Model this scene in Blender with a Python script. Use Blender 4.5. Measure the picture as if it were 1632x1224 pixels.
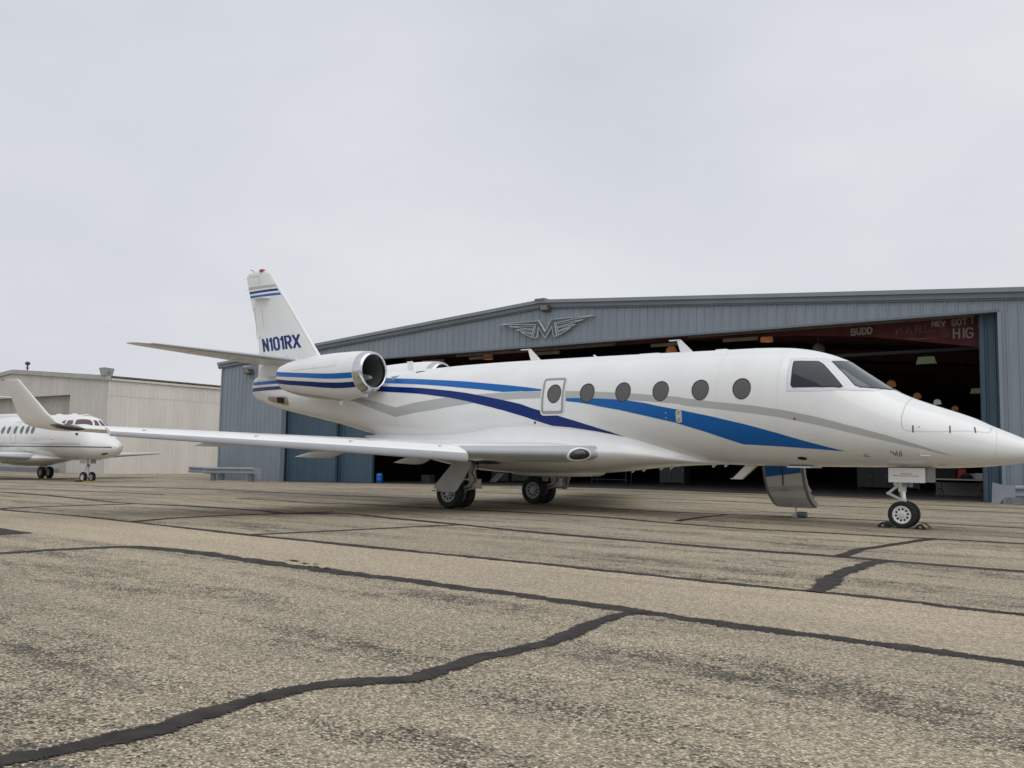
import bpy, bmesh, math, random
import numpy as np
from mathutils import Vector, Matrix
from mathutils.geometry import delaunay_2d_cdt
random.seed(7); RNG = np.random.default_rng(7)
for o in list(bpy.data.objects): bpy.data.objects.remove(o)
scene = bpy.context.scene
col = scene.collection
R = math.radians

# ------------------------------------------------------------------ camera
PITCH, ROLL, EYE, FPX = .0859, .0171, .9216, 1409.
cam_d = bpy.data.cameras.new('camera'); cam = bpy.data.objects.new('camera', cam_d); col.objects.link(cam)
cam_d.sensor_width = 36; cam_d.lens = FPX/1632*36; cam_d.clip_end = 5000; cam_d.clip_start = .05
_r = Vector((1, 0, 0)); _f = Vector((0, math.cos(PITCH), math.sin(PITCH))); _u = Vector((0, -math.sin(PITCH), math.cos(PITCH)))
_r2 = _r*math.cos(ROLL)+_u*math.sin(ROLL); _u2 = _u*math.cos(ROLL)-_r*math.sin(ROLL)
m = Matrix.Identity(4)
for i in range(3): m[i][0] = _r2[i]; m[i][1] = _u2[i]; m[i][2] = -_f[i]
m[2][3] = EYE; cam.matrix_world = m
scene.camera = cam
scene.render.resolution_x = 1024; scene.render.resolution_y = 768
scene.render.engine = 'CYCLES'

# ------------------------------------------------------------------ sky: pale even overcast
SUN_EL, SUN_AZ = R(60), R(150)          # azimuth clockwise from +Y
w = bpy.data.worlds.new('World'); scene.world = w; w.use_nodes = True
nt = w.node_tree; nt.nodes.clear()
out = nt.nodes.new('ShaderNodeOutputWorld'); bg = nt.nodes.new('ShaderNodeBackground')
sky = nt.nodes.new('ShaderNodeTexSky'); sky.sky_type = 'NISHITA'; sky.sun_disc = False
sky.sun_elevation = SUN_EL; sky.sun_rotation = SUN_AZ; sky.dust_density = 6; sky.air_density = 1.5
tc = nt.nodes.new('ShaderNodeTexCoord')
mp = nt.nodes.new('ShaderNodeMapping'); mp.inputs['Scale'].default_value = (1.0, 1.0, 2.4)
nz = nt.nodes.new('ShaderNodeTexNoise'); nz.inputs['Scale'].default_value = 1.5; nz.inputs['Detail'].default_value = 5; nz.inputs['Roughness'].default_value = .5
rp = nt.nodes.new('ShaderNodeValToRGB')
rp.color_ramp.elements[0].position = .28; rp.color_ramp.elements[0].color = (.575, .595, .665, 1)
rp.color_ramp.elements[1].position = .7; rp.color_ramp.elements[1].color = (.775, .797, .835, 1)
sc = nt.nodes.new('ShaderNodeVectorMath'); sc.operation = 'SCALE'; sc.inputs['Scale'].default_value = .1
mx = nt.nodes.new('ShaderNodeMix'); mx.data_type = 'RGBA'; mx.inputs[0].default_value = .06
L = nt.links.new
L(tc.outputs['Generated'], mp.inputs['Vector']); L(mp.outputs[0], nz.inputs['Vector']); L(nz.outputs['Fac'], rp.inputs['Fac'])
L(sky.outputs[0], sc.inputs[0]); L(rp.outputs[0], mx.inputs[6]); L(sc.outputs[0], mx.inputs[7])
L(mx.outputs[2], bg.inputs['Color']); L(bg.outputs[0], out.inputs[0]); bg.inputs['Strength'].default_value = 1.0

sun_d = bpy.data.lights.new('sun', 'SUN'); sun_d.energy = 1.25; sun_d.angle = R(75); sun_d.color = (1, .98, .95)
sun = bpy.data.objects.new('sun', sun_d); col.objects.link(sun)
sd = Vector((math.sin(SUN_AZ)*math.cos(SUN_EL), math.cos(SUN_AZ)*math.cos(SUN_EL), math.sin(SUN_EL)))
sun.rotation_euler = sd.to_track_quat('Z', 'Y').to_euler(); sun.location = sd*60
vs = scene.view_settings; vs.view_transform = 'Standard'; vs.look = 'None'; vs.exposure = 0; vs.gamma = 1

# ------------------------------------------------------------------ materials
MATS = {}
def mat(name, color, rough=.5, metal=0., coat=0., noise=None, bump=None, spec=.5, alpha=None, emit=None):
    """noise = (scale, amount, detail, (sx,sy,sz)) brightness variation; bump = (scale, strength)"""
    if name in MATS: return MATS[name]
    m = bpy.data.materials.new(name); m.use_nodes = True; nt = m.node_tree; p = nt.nodes['Principled BSDF']
    p.inputs['Base Color'].default_value = (*color, 1); p.inputs['Roughness'].default_value = rough
    p.inputs['Metallic'].default_value = metal; p.inputs['Coat Weight'].default_value = coat
    p.inputs['Coat Roughness'].default_value = .08; p.inputs['Specular IOR Level'].default_value = spec
    if noise or bump: tc = nt.nodes.new('ShaderNodeTexCoord')
    if noise:
        sc_, amt, det, sv = noise
        mp = nt.nodes.new('ShaderNodeMapping'); mp.inputs['Scale'].default_value = sv
        n = nt.nodes.new('ShaderNodeTexNoise'); n.inputs['Scale'].default_value = sc_; n.inputs['Detail'].default_value = det; n.inputs['Roughness'].default_value = .62
        mr = nt.nodes.new('ShaderNodeMapRange'); mr.inputs[1].default_value = .3; mr.inputs[2].default_value = .7; mr.inputs[3].default_value = 1-amt; mr.inputs[4].default_value = 1+amt*.6
        v = nt.nodes.new('ShaderNodeVectorMath'); v.operation = 'SCALE'; v.inputs[0].default_value = color
        nt.links.new(tc.outputs['Object'], mp.inputs[0]); nt.links.new(mp.outputs[0], n.inputs['Vector']); nt.links.new(n.outputs['Fac'], mr.inputs[0])
        nt.links.new(mr.outputs[0], v.inputs['Scale']); nt.links.new(v.outputs[0], p.inputs['Base Color'])
        mr2 = nt.nodes.new('ShaderNodeMapRange'); mr2.inputs[3].default_value = min(1, rough*1.25); mr2.inputs[4].default_value = rough*.8
        nt.links.new(n.outputs['Fac'], mr2.inputs[0]); nt.links.new(mr2.outputs[0], p.inputs['Roughness'])
    if bump:
        n = nt.nodes.new('ShaderNodeTexNoise'); n.inputs['Scale'].default_value = bump[0]; n.inputs['Detail'].default_value = 3
        b = nt.nodes.new('ShaderNodeBump'); b.inputs['Strength'].default_value = bump[1]; b.inputs['Distance'].default_value = .01
        nt.links.new(tc.outputs['Object'], n.inputs['Vector']); nt.links.new(n.outputs['Fac'], b.inputs['Height']); nt.links.new(b.outputs[0], p.inputs['Normal'])
    if emit:
        p.inputs['Emission Color'].default_value = (*emit[0], 1); p.inputs['Emission Strength'].default_value = emit[1]
    MATS[name] = m; return m

WHITE = mat('white_paint', (.785, .795, .785), .22, coat=.5, noise=(1.1, .05, 4, (1, 1, 1)))
WHITE2 = mat('white_paint_jet_two', (.78, .78, .765), .2, coat=.5, noise=(1.0, .05, 4, (1, 1, 1)))
LBLUE = mat('light_blue_paint', (.004, .118, .41), .3, spec=.35)
DBLUE = mat('dark_blue_paint', (.002, .021, .150), .3, spec=.3)
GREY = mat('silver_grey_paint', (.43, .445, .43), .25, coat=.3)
FRAMEG = mat('window_surround_paint', (.70, .70, .74), .35)
EXITG = mat('exit_outline_grey', (.32, .33, .32), .35)
SEAM = mat('panel_seam', (.50, .50, .48), .6)
BLACKR = mat('black_rubber_seal', (.012, .012, .013), .45)
GLASS = mat('cabin_glass', (.105, .099, .098), .14, spec=.5)
CGLASS = mat('cockpit_glass', (.012, .016, .024), .05, spec=.45)
GLASSW = mat('windscreen_glass', (.045, .06, .066), .05, spec=.8)
SILVER = mat('leading_edge_alloy', (.40, .42, .45), .5, metal=0., spec=.35, noise=(3, .06, 4, (1, 1, 1)))
CHROME = mat('polished_intake_lip', (.68, .69, .71), .2, metal=1)
STEEL = mat('gear_steel', (.62, .62, .59), .4, noise=(14, .2, 3, (1, 1, 1)))
OLEO = mat('oleo_chrome', (.7, .7, .7), .15, metal=1)
DARKM = mat('dark_metal', (.06, .06, .06), .5, metal=.4)
BLK = mat('dark_void', (.006, .006, .006), .8)
TYRE = mat('tyre_rubber', (.017, .017, .018), .75, noise=(18, .25, 4, (1, 1, 1)), bump=(60, .15))
RIMW = mat('wheel_rim_white', (.74, .74, .72), .35)
RIMG = mat('wheel_rim_grey', (.42, .42, .41), .4)
EXH = mat('exhaust_metal', (.46, .41, .36), .35, metal=.9)
RED = mat('beacon_red', (.42, .02, .02), .2, coat=.5)
YEL = mat('yellow_edge', (.48, .33, .06), .5)
LENS = mat('landing_light_lens', (.012, .012, .014), .08, spec=.8)
GEARDOOR = mat('gear_door_grey', (.52, .53, .50), .4, noise=(2, .08, 3, (1, 1, 1)))
WALL = mat('blue_grey_wall_steel', (.238, .280, .322), .42, noise=(1.6, .09, 5, (1, 1, .25)))
TRIM = mat('blue_grey_trim', (.16, .19, .22), .45, noise=(1.2, .08, 4, (1, 1, 1)))
TRIML = mat('pale_blue_grey_trim', (.24, .27, .30), .45, noise=(1.2, .08, 4, (1, 1, 1)))
DOORB = mat('dark_blue_door_steel', (.058, .105, .145), .5, noise=(1.4, .16, 5, (1, 1, .22)))
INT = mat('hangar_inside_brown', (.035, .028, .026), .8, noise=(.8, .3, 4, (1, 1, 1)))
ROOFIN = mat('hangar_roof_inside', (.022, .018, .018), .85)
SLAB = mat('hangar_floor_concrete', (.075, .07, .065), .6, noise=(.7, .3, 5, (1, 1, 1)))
REDST = mat('red_primer_steel', (.095, .017, .019), .7, noise=(2.5, .3, 5, (1, 1, 1)))
OCHRE = mat('weathered_timber', (.17, .14, .105), .8, noise=(3, .3, 4, (1, 1, 1)))
CHALK = mat('white_brush_paint', (.34, .32, .31), .8, noise=(30, .35, 3, (1, 1, 1)))
CHALKD = mat('faded_brush_paint', (.17, .13, .125), .8, noise=(30, .5, 3, (1, 1, 1)))
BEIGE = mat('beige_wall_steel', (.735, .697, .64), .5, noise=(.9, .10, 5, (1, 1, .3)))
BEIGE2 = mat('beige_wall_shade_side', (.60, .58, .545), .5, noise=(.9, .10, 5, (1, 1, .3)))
BEIGED = mat('beige_door_steel', (.44, .42, .385), .55, noise=(1.1, .14, 5, (1, 1, .3)))
RUSTY = mat('roof_edge_brown', (.16, .13, .11), .7, noise=(2, .3, 4, (1, 1, 1)))
GALV = mat('galvanised_rail', (.30, .33, .37), .42, metal=.2, noise=(3, .15, 4, (1, 1, 1)))
GALVD = mat('galvanised_post', (.17, .19, .22), .5, noise=(3, .15, 4, (1, 1, 1)))
COPPER = mat('copper_lamp_shade', (.80, .33, .16), .25, emit=((1, .40, .17), .08))
ALUM = mat('aluminium_lamp_shade', (.80, .82, .78), .25, emit=((1, 1, .95), .16))
LAMPB = mat('lamp_green_glass', (.55, .64, .48), .3, emit=((.6, .8, .45), .05))
BLUEP = mat('blue_plastic', (.01, .13, .52), .4)
TOOLRED = mat('tool_chest_red', (.42, .02, .02), .35)
BOXW = mat('carton_white', (.42, .40, .37), .7)
BOXB = mat('carton_brown', (.17, .11, .075), .8)
BAGK = mat('black_canvas', (.012, .012, .013), .8)
STEELD = mat('painted_steel_dark', (.05, .055, .06), .5)
FLOOD = mat('floodlight_housing', (.10, .095, .085), .5)
FLOODG = mat('floodlight_grey_housing', (.33, .35, .35), .4)
LOGOD = mat('sign_face_dark', (.085, .115, .135), .35, metal=.3)
LOGOL = mat('sign_edge_pale', (.62, .65, .66), .35)
REDT = mat('red_lettering', (.55, .03, .04), .5)
DKTXT = mat('dark_lettering', (.18, .08, .08), .5)
STRIPEG = mat('pinstripe_grey', (.30, .31, .34), .3)
STRIPEN = mat('pinstripe_navy', (.03, .04, .10), .3)
MAROON = mat('maroon_tinted_glass', (.10, .045, .045), .08, spec=.7)

# ------------------------------------------------------------------ mesh helpers
def new_obj(name, V, F, material=None, parent=None, smooth=True, loc=None, rot=None, sharp=None, **props):
    me = bpy.data.meshes.new(name)
    me.from_pydata([tuple(map(float, v)) for v in V], [], [tuple(map(int, f)) for f in F]); me.update()
    if smooth:
        me.polygons.foreach_set('use_smooth', [True]*len(me.polygons))
        me.set_sharp_from_angle(angle=sharp if sharp else R(38))
    if material: me.materials.append(material)
    o = bpy.data.objects.new(name, me); col.objects.link(o)
    if parent: o.parent = parent
    if loc is not None: o.location = loc
    if rot is not None: o.rotation_euler = rot
    for k, v in props.items(): o[k] = v
    return o

def empty(name, loc=(0, 0, 0), rz=0., parent=None, **props):
    o = bpy.data.objects.new(name, None); col.objects.link(o); o.location = loc; o.rotation_euler = (0, 0, rz); o.empty_display_size = .2
    if parent: o.parent = parent
    for k, v in props.items(): o[k] = v
    return o

class MB:
    def __init__(s): s.V = []; s.F = []
    def add(s, V, F):
        b = len(s.V); s.V += [tuple(v) for v in V]; s.F += [tuple(i+b for i in f) for f in F]; return s
    def box(s, a, b):
        x0, y0, z0 = a; x1, y1, z1 = b
        return s.add([(x0, y0, z0), (x1, y0, z0), (x1, y1, z0), (x0, y1, z0), (x0, y0, z1), (x1, y0, z1), (x1, y1, z1), (x0, y1, z1)],
                     [(0, 3, 2, 1), (4, 5, 6, 7), (0, 1, 5, 4), (1, 2, 6, 5), (2, 3, 7, 6), (3, 0, 4, 7)])
    def bevbox(s, a, b, r=.02):
        (x0, y0, z0), (x1, y1, z1) = a, b
        pr = []
        for (cx, cy, a0) in ((x1-r, y1-r, 0), (x0+r, y1-r, 90), (x0+r, y0+r, 180), (x1-r, y0+r, 270)):
            for k in range(3):
                t = R(a0+45*k); pr.append((cx+r*math.cos(t), cy+r*math.sin(t)))
        return s.prism(pr, z0, z1)
    def prism(s, poly, z0, z1):
        n = len(poly)
        V = [(x, y, z0) for x, y in poly]+[(x, y, z1) for x, y in poly]
        return s.add(V, [tuple(range(n))[::-1], tuple(range(n, 2*n))]+[(i, (i+1) % n, n+(i+1) % n, n+i) for i in range(n)])
    def cyl(s, p, q, r0, r1=None, n=16, cap=True):
        p, q = Vector(p), Vector(q); r1 = r0 if r1 is None else r1
        d = (q-p).normalized(); a = d.orthogonal().normalized(); b = d.cross(a)
        V = []
        for c, r in ((p, r0), (q, r1)):
            for k in range(n):
                t = 2*math.pi*k/n; V.append(c+a*(r*math.cos(t))+b*(r*math.sin(t)))
        F = [(k, (k+1) % n, n+(k+1) % n, n+k) for k in range(n)]
        if cap: F += [tuple(range(n))[::-1], tuple(range(n, 2*n))]
        return s.add(V, F)
    def tube(s, pts, r, n=8):
        for a, b in zip(pts[:-1], pts[1:]): s.cyl(a, b, r, n=n)
        return s
    def lathe(s, prof, axis='x', c=(0, 0, 0), n=40):
        """prof = (along, radius) list"""
        V = []
        for x, r in prof:
            for k in range(n):
                t = 2*math.pi*k/n; u, v = r*math.cos(t), r*math.sin(t)
                V.append({'x': (c[0]+x, c[1]+u, c[2]+v), 'y': (c[0]+u, c[1]+x, c[2]+v), 'z': (c[0]+u, c[1]+v, c[2]+x)}[axis])
        F = [(i*n+k, i*n+(k+1) % n, (i+1)*n+(k+1) % n, (i+1)*n+k) for i in range(len(prof)-1) for k in range(n)]
        return s.add(V, F)
    def plate(s, poly3, nrm, th):
        n = len(poly3); o = Vector(nrm).normalized()*th
        V = [Vector(p) for p in poly3]+[Vector(p)+o for p in poly3]
        return s.add(V, [tuple(range(n))[::-1], tuple(range(n, 2*n))]+[(i, (i+1) % n, n+(i+1) % n, n+i) for i in range(n)])
    def build(s, name, material, parent=None, smooth=False, **k):
        o = new_obj(name, s.V, s.F, material, parent, smooth, **k)
        return o

def fix_normals(o):
    bm = bmesh.new(); bm.from_mesh(o.data); bmesh.ops.recalc_face_normals(bm, faces=bm.faces); bm.to_mesh(o.data); bm.free(); return o

def loft(rings, closed=True, cap=True):
    n = len(rings[0]); V = [p for r in rings for p in r]; F = []
    for i in range(len(rings)-1):
        for k in range(n if closed else n-1): F.append((i*n+k, i*n+(k+1) % n, (i+1)*n+(k+1) % n, (i+1)*n+k))
    if cap: F += [tuple(range(n)), tuple(range((len(rings)-1)*n, len(rings)*n))[::-1]]
    return V, F

def pchip(xs, ys):
    xs = np.array(xs, float); ys = np.array(ys, float)
    if xs[0] > xs[-1]: xs = xs[::-1]; ys = ys[::-1]
    h = np.diff(xs); d = np.diff(ys)/h; m = np.zeros(len(xs)); m[0] = d[0]; m[-1] = d[-1]
    for i in range(1, len(xs)-1):
        if d[i-1]*d[i] > 0:
            a = 2*h[i]+h[i-1]; b = h[i]+2*h[i-1]; m[i] = (a+b)/(a/d[i-1]+b/d[i])
    def f(x):
        x = np.clip(np.asarray(x, float), xs[0], xs[-1]); k = np.clip(np.searchsorted(xs, x)-1, 0, len(h)-1)
        t = (x-xs[k])/h[k]; t2 = t*t; t3 = t2*t
        return (2*t3-3*t2+1)*ys[k]+(t3-2*t2+t)*h[k]*m[k]+(-2*t3+3*t2)*ys[k+1]+(t3-t2)*h[k]*m[k+1]
    return f

def resample(poly, step):
    out_ = []
    n = len(poly)
    for i in range(n):
        a, b = poly[i], poly[(i+1) % n]; d = math.hypot(b[0]-a[0], b[1]-a[1]); k = max(1, int(d/step+.5))
        for j in range(k): out_.append((a[0]+(b[0]-a[0])*j/k, a[1]+(b[1]-a[1])*j/k))
    return out_

def inside(p, poly):
    x, y = p; c = False; n = len(poly)
    for i in range(n):
        x1, y1 = poly[i]; x2, y2 = poly[i-1]
        if (y1 > y) != (y2 > y) and x < (x2-x1)*(y-y1)/(y2-y1)+x1: c = not c
    return c

def fill2d(poly, step):
    b = resample(poly, step); n = len(b)
    xs = [p[0] for p in b]; ys = [p[1] for p in b]
    pts = list(b); ba = np.array(b)
    x = min(xs)+step*.5
    while x < max(xs):
        y = min(ys)+step*.5
        while y < max(ys):
            if np.min((ba[:, 0]-x)**2+(ba[:, 1]-y)**2) > (.45*step)**2 and inside((x, y), b): pts.append((x, y))
            y += step
        x += step
    r = delaunay_2d_cdt([Vector(p) for p in pts], [(i, (i+1) % n) for i in range(n)], [], 1, 1e-6)
    return [(v.x, v.y) for v in r[0]], [tuple(f) for f in r[2]]

def drape(name, poly, fn, step, material, parent, **k):
    V, F = fill2d(poly, step)
    o = new_obj(name, [fn(a, b) for a, b in V], F, material, parent, True, sharp=R(80), **k)
    return o

def rounded(poly, r, n=4):
    out_ = []; N = len(poly)
    for i in range(N):
        p = Vector(poly[i]); a = (Vector(poly[i-1])-p); b = (Vector(poly[(i+1) % N])-p)
        ra = min(r, a.length*.45, b.length*.45); A = p+a.normalized()*ra; B = p+b.normalized()*ra
        for k in range(n+1):
            t = k/n; q = A*(1-t)**2+p*2*t*(1-t)+B*t*t; out_.append((q.x, q.y))
    return out_

def ribbon(pts, wdt):
    """2D stroke polyline -> outline polygon"""
    P = [Vector(p) for p in pts]; Lf, Rt = [], []
    for i, p in enumerate(P):
        d0 = (P[i]-P[i-1]).normalized() if i else None; d1 = (P[i+1]-P[i]).normalized() if i < len(P)-1 else None
        if d0 is None: d = d1; sc_ = 1
        elif d1 is None: d = d0; sc_ = 1
        else:
            d = (d0+d1); d = d.normalized() if d.length > 1e-6 else d0; sc_ = 1/max(.45, d.dot(d1))
        nrm = Vector((-d.y, d.x))*(wdt/2*sc_); Lf.append(p+nrm); Rt.append(p-nrm)
    return [(v.x, v.y) for v in Lf+Rt[::-1]]
GLY = {
 'N': ([(0, 0), (0, 1), (.55, 0), (.55, 1)],), '1': ([(.0, .80), (.17, 1), (.17, 0)],), '0': ([(.14, 0), (0, .16), (0, .84), (.14, 1), (.41, 1), (.55, .84), (.55, .16), (.41, 0), (.13, 0)],),
 'R': ([(0, 0), (0, 1), (.40, 1), (.55, .86), (.55, .62), (.40, .48), (.03, .48)], [(.28, .48), (.55, 0)]), 'X': ([(0, 0), (.58, 1)], [(0, 1), (.58, 0)]),
 'G': ([(.55, .85), (.4, 1), (.15, 1), (0, .8), (0, .2), (.15, 0), (.42, 0), (.55, .2), (.55, .45), (.3, .45)],), 'O': ([(.15, 0), (0, .3), (0, .7), (.15, 1), (.42, 1), (.56, .7), (.56, .3), (.42, 0), (.14, 0)],),
 'T': ([(0, 1), (.6, 1)], [(.3, 1), (.3, 0)]), 'I': ([(.15, 0), (.15, 1)],), 'J': ([(.0, 1), (.3, 1)], [(.15, 1), (.15, 0)], [(0, 0), (.3, 0)]), 'H': ([(0, 0), (0, 1)], [(.5, 0), (.5, 1)], [(0, .5), (.5, .5)]),
 'E': ([(.5, 1), (0, 1), (0, 0), (.5, 0)], [(0, .5), (.4, .5)]), 'V': ([(0, 1), (.27, 0), (.55, 1)],), 'B': ([(0, 0), (0, 1), (.35, 1), (.48, .85), (.48, .65), (.35, .52), (.02, .52)], [(.35, .52), (.52, .38), (.52, .14), (.36, 0), (.02, 0)]),
 'U': ([(0, 1), (.03, .2), (.2, 0), (.36, .05), (.48, .25), (.5, 1)],), 'D': ([(0, 0), (0, 1), (.35, .95), (.52, .7), (.5, .35), (.3, .02), (-.02, 0)],), 'K': ([(0, 0), (0, 1)], [(.5, 1), (.02, .45), (.55, 0)]),
 'A': ([(0, 0), (.28, 1), (.55, 0)], [(.1, .35), (.45, .35)]), 'L': ([(0, 1), (.02, 0), (.55, .03)],), 'C': ([(.5, .85), (.3, 1), (.1, .9), (0, .5), (.1, .1), (.3, 0), (.52, .15)],)}
def stroke_quads(pts, wdt, sub=1):
    out_ = []
    for a, b in zip(pts[:-1], pts[1:]):
        a, b = Vector(a), Vector(b); d = (b-a).normalized(); nn = Vector((-d.y, d.x))*wdt/2; a2, b2 = a-d*wdt*.42, b+d*wdt*.42; L_ = (b2-a2)
        for k in range(sub):
            p, q = a2+L_*(k/sub), a2+L_*((k+1)/sub); out_.append([tuple(p+nn), tuple(p-nn), tuple(q-nn), tuple(q+nn)])
    return out_
def text_quads(s, h, wstroke, gap=.24, wide=1., sub=2):
    x = 0; out_ = []
    for ch in s:
        if ch == ' ': x += .45*h*wide; continue
        g_ = []
        for st in GLY[ch]: g_ += stroke_quads([(x+a*h*wide, b*h) for a, b in st], wstroke, sub)
        out_.append(g_); x += (max(a for st in GLY[ch] for a, b in st)+gap)*h*wide
    return out_, x
def text_polys(s, h, wstroke, gap=.24, wide=1.):
    x = 0; out_ = []
    for ch in s:
        if ch == ' ': x += .45*h*wide; continue
        for st in GLY[ch]: out_.append(ribbon([(x+a*h*wide, b*h) for a, b in st], wstroke))
        x += (max(a for st in GLY[ch] for a, b in st)+gap)*h*wide
    return out_, x

# ------------------------------------------------------------------ ground
FD = np.array([-.801, .599]); FD /= np.linalg.norm(FD)          # hangar front runs along this
FN = np.array([-FD[1]*-1, -FD[0]])                               # into the hangar
FN = np.array([.599, .801])/np.hypot(.599, .801)
HP0 = np.array([13.391, 23.837]); HANG = math.atan2(-FD[1], -FD[0])
def gz(x, y):
    s = -((x-HP0[0])*FD[0]+(y-HP0[1])*FD[1]); t = min(1, max(0, (-s-10)/25))
    return -.30*t*t*(3-2*t)-.004*min(40, max(0, -s-35))

def apron_material():
    m = bpy.data.materials.new('worn_exposed_aggregate_asphalt'); m.use_nodes = True; nt = m.node_tree; p = nt.nodes['Principled BSDF']; N = nt.nodes.new; L = nt.links.new
    tc = N('ShaderNodeTexCoord'); rot = N('ShaderNodeMapping'); rot.inputs['Rotation'].default_value = (0, 0, -HANG); L(tc.outputs['Object'], rot.inputs[0])
    def noise(src, scale, det=4, sv=None, rough=.55):
        if sv:
            mp = N('ShaderNodeMapping'); mp.inputs['Scale'].default_value = sv; L(src, mp.inputs[0]); src = mp.outputs[0]
        n = N('ShaderNodeTexNoise'); n.inputs['Scale'].default_value = scale; n.inputs['Detail'].default_value = det; n.inputs['Roughness'].default_value = rough; L(src, n.inputs['Vector']); return n.outputs['Fac']
    def rng(src, a, b, c=0., d=1.):
        r = N('ShaderNodeMapRange'); r.inputs[1].default_value = a; r.inputs[2].default_value = b; r.inputs[3].default_value = c; r.inputs[4].default_value = d; L(src, r.inputs[0]); return r.outputs[0]
    def mixc(f, a, b, mode='MIX'):
        x = N('ShaderNodeMix'); x.data_type = 'RGBA'; x.blend_type = mode
        for s, v in ((0, f), (6, a), (7, b)):
            if isinstance(v, (tuple, float)): x.inputs[s].default_value = v if isinstance(v, float) else (*v, 1)
            else: L(v, x.inputs[s])
        return x.outputs[2]
    def mth(op, a, b):
        x = N('ShaderNodeMath'); x.operation = op; x.use_clamp = False
        for s, v in ((0, a), (1, b)):
            if isinstance(v, (int, float)): x.inputs[s].default_value = v
            else: L(v, x.inputs[s])
        return x.outputs[0]
    O = tc.outputs['Object']; U = rot.outputs[0]
    # single stones
    wob = N('ShaderNodeMapping'); wob.inputs['Scale'].default_value = (1, 1.25, 1); L(U, wob.inputs[0])
    vo = N('ShaderNodeTexVoronoi'); vo.inputs['Scale'].default_value = 92; L(wob.outputs[0], vo.inputs['Vector'])
    vo2 = N('ShaderNodeTexVoronoi'); vo2.inputs['Scale'].default_value = 170; L(wob.outputs[0], vo2.inputs['Vector'])
    sep = N('ShaderNodeSeparateColor'); L(vo.outputs['Color'], sep.inputs[0])
    sep2 = N('ShaderNodeSeparateColor'); L(vo2.outputs['Color'], sep2.inputs[0])
    stone = N('ShaderNodeValToRGB'); cr = stone.color_ramp
    cr.elements[0].position = 0; cr.elements[0].color = (.07, .066, .06, 1); cr.elements[1].position = 1; cr.elements[1].color = (.95, .90, .80, 1)
    for ps, c in ((.2, (.22, .205, .175, 1)), (.5, (.42, .386, .325, 1)), (.8, (.64, .595, .51, 1))):
        e = cr.elements.new(ps); e.color = c
    L(mth('ADD', mth('MULTIPLY', sep.outputs[0], .8), mth('MULTIPLY', sep2.outputs[1], .2)), stone.inputs[0])
    # mortar-dark between the stones
    gap = rng(vo.outputs['Distance'], .35, .62)
    base = mixc(mth('MULTIPLY', gap, .55), stone.outputs[0], (.19, .175, .15))
    # smoother pinkish lane
    su = N('ShaderNodeSeparateXYZ'); L(U, su.inputs[0]); V = su.outputs['Y']
    lane = mth('MULTIPLY', rng(V, 4.90, 4.98), rng(V, 6.62, 6.54))
    lane_c = mixc(.55, (.45, .388, .328), stone.outputs[0])
    base = mixc(mth('MULTIPLY', lane, .72), base, lane_c)
    # slow tone drift
    drift = noise(U, .5, 4, (.35, 1.2, 1)); base = mixc(1.0, base, mixc(rng(drift, .3, .7), (.80, .80, .80), (1.12, 1.10, 1.06)), 'MULTIPLY')
    fine = noise(O, 26, 3); base = mixc(1.0, base, mixc(rng(fine, .3, .7), (.84, .84, .85), (1.12, 1.12, 1.12)), 'MULTIPLY')
    # dark binder showing in long streaks
    st = noise(U, .9, 6, (.42, 2.0, 1), .65); st2 = noise(U, 5, 3)
    streak = mth('MULTIPLY', rng(st, .45, .64), rng(st2, .25, .6))
    streak = mth('MULTIPLY', streak, mth('SUBTRACT', 1.0, mth('MULTIPLY', lane, .92)))
    lost = rng(mth('SUBTRACT', mth('MULTIPLY', streak, .86), sep.outputs[1]), -.10, .10)
    base = mixc(mth('MULTIPLY', lost, .92), base, mixc(1.0, base, (.20, .215, .24), 'MULTIPLY'))
    # fine long scoring further off
    sc2 = noise(U, 1.0, 5, (.10, 3.4, 1), .7); base = mixc(mth('MULTIPLY', rng(sc2, .55, .72), .38), base, (.12, .11, .10))
    base = mixc(1.0, base, (1.02, .955, .825), 'MULTIPLY')
    L(base, p.inputs['Base Color']); p.inputs['Roughness'].default_value = .88; p.inputs['Specular IOR Level'].default_value = .25
    b = N('ShaderNodeBump'); b.inputs['Strength'].default_value = .5; b.inputs['Distance'].default_value = .006; L(mth('SUBTRACT', 1.0, vo.outputs['Distance']), b.inputs['Height']); L(b.outputs[0], p.inputs['Normal'])
    return m
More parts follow.
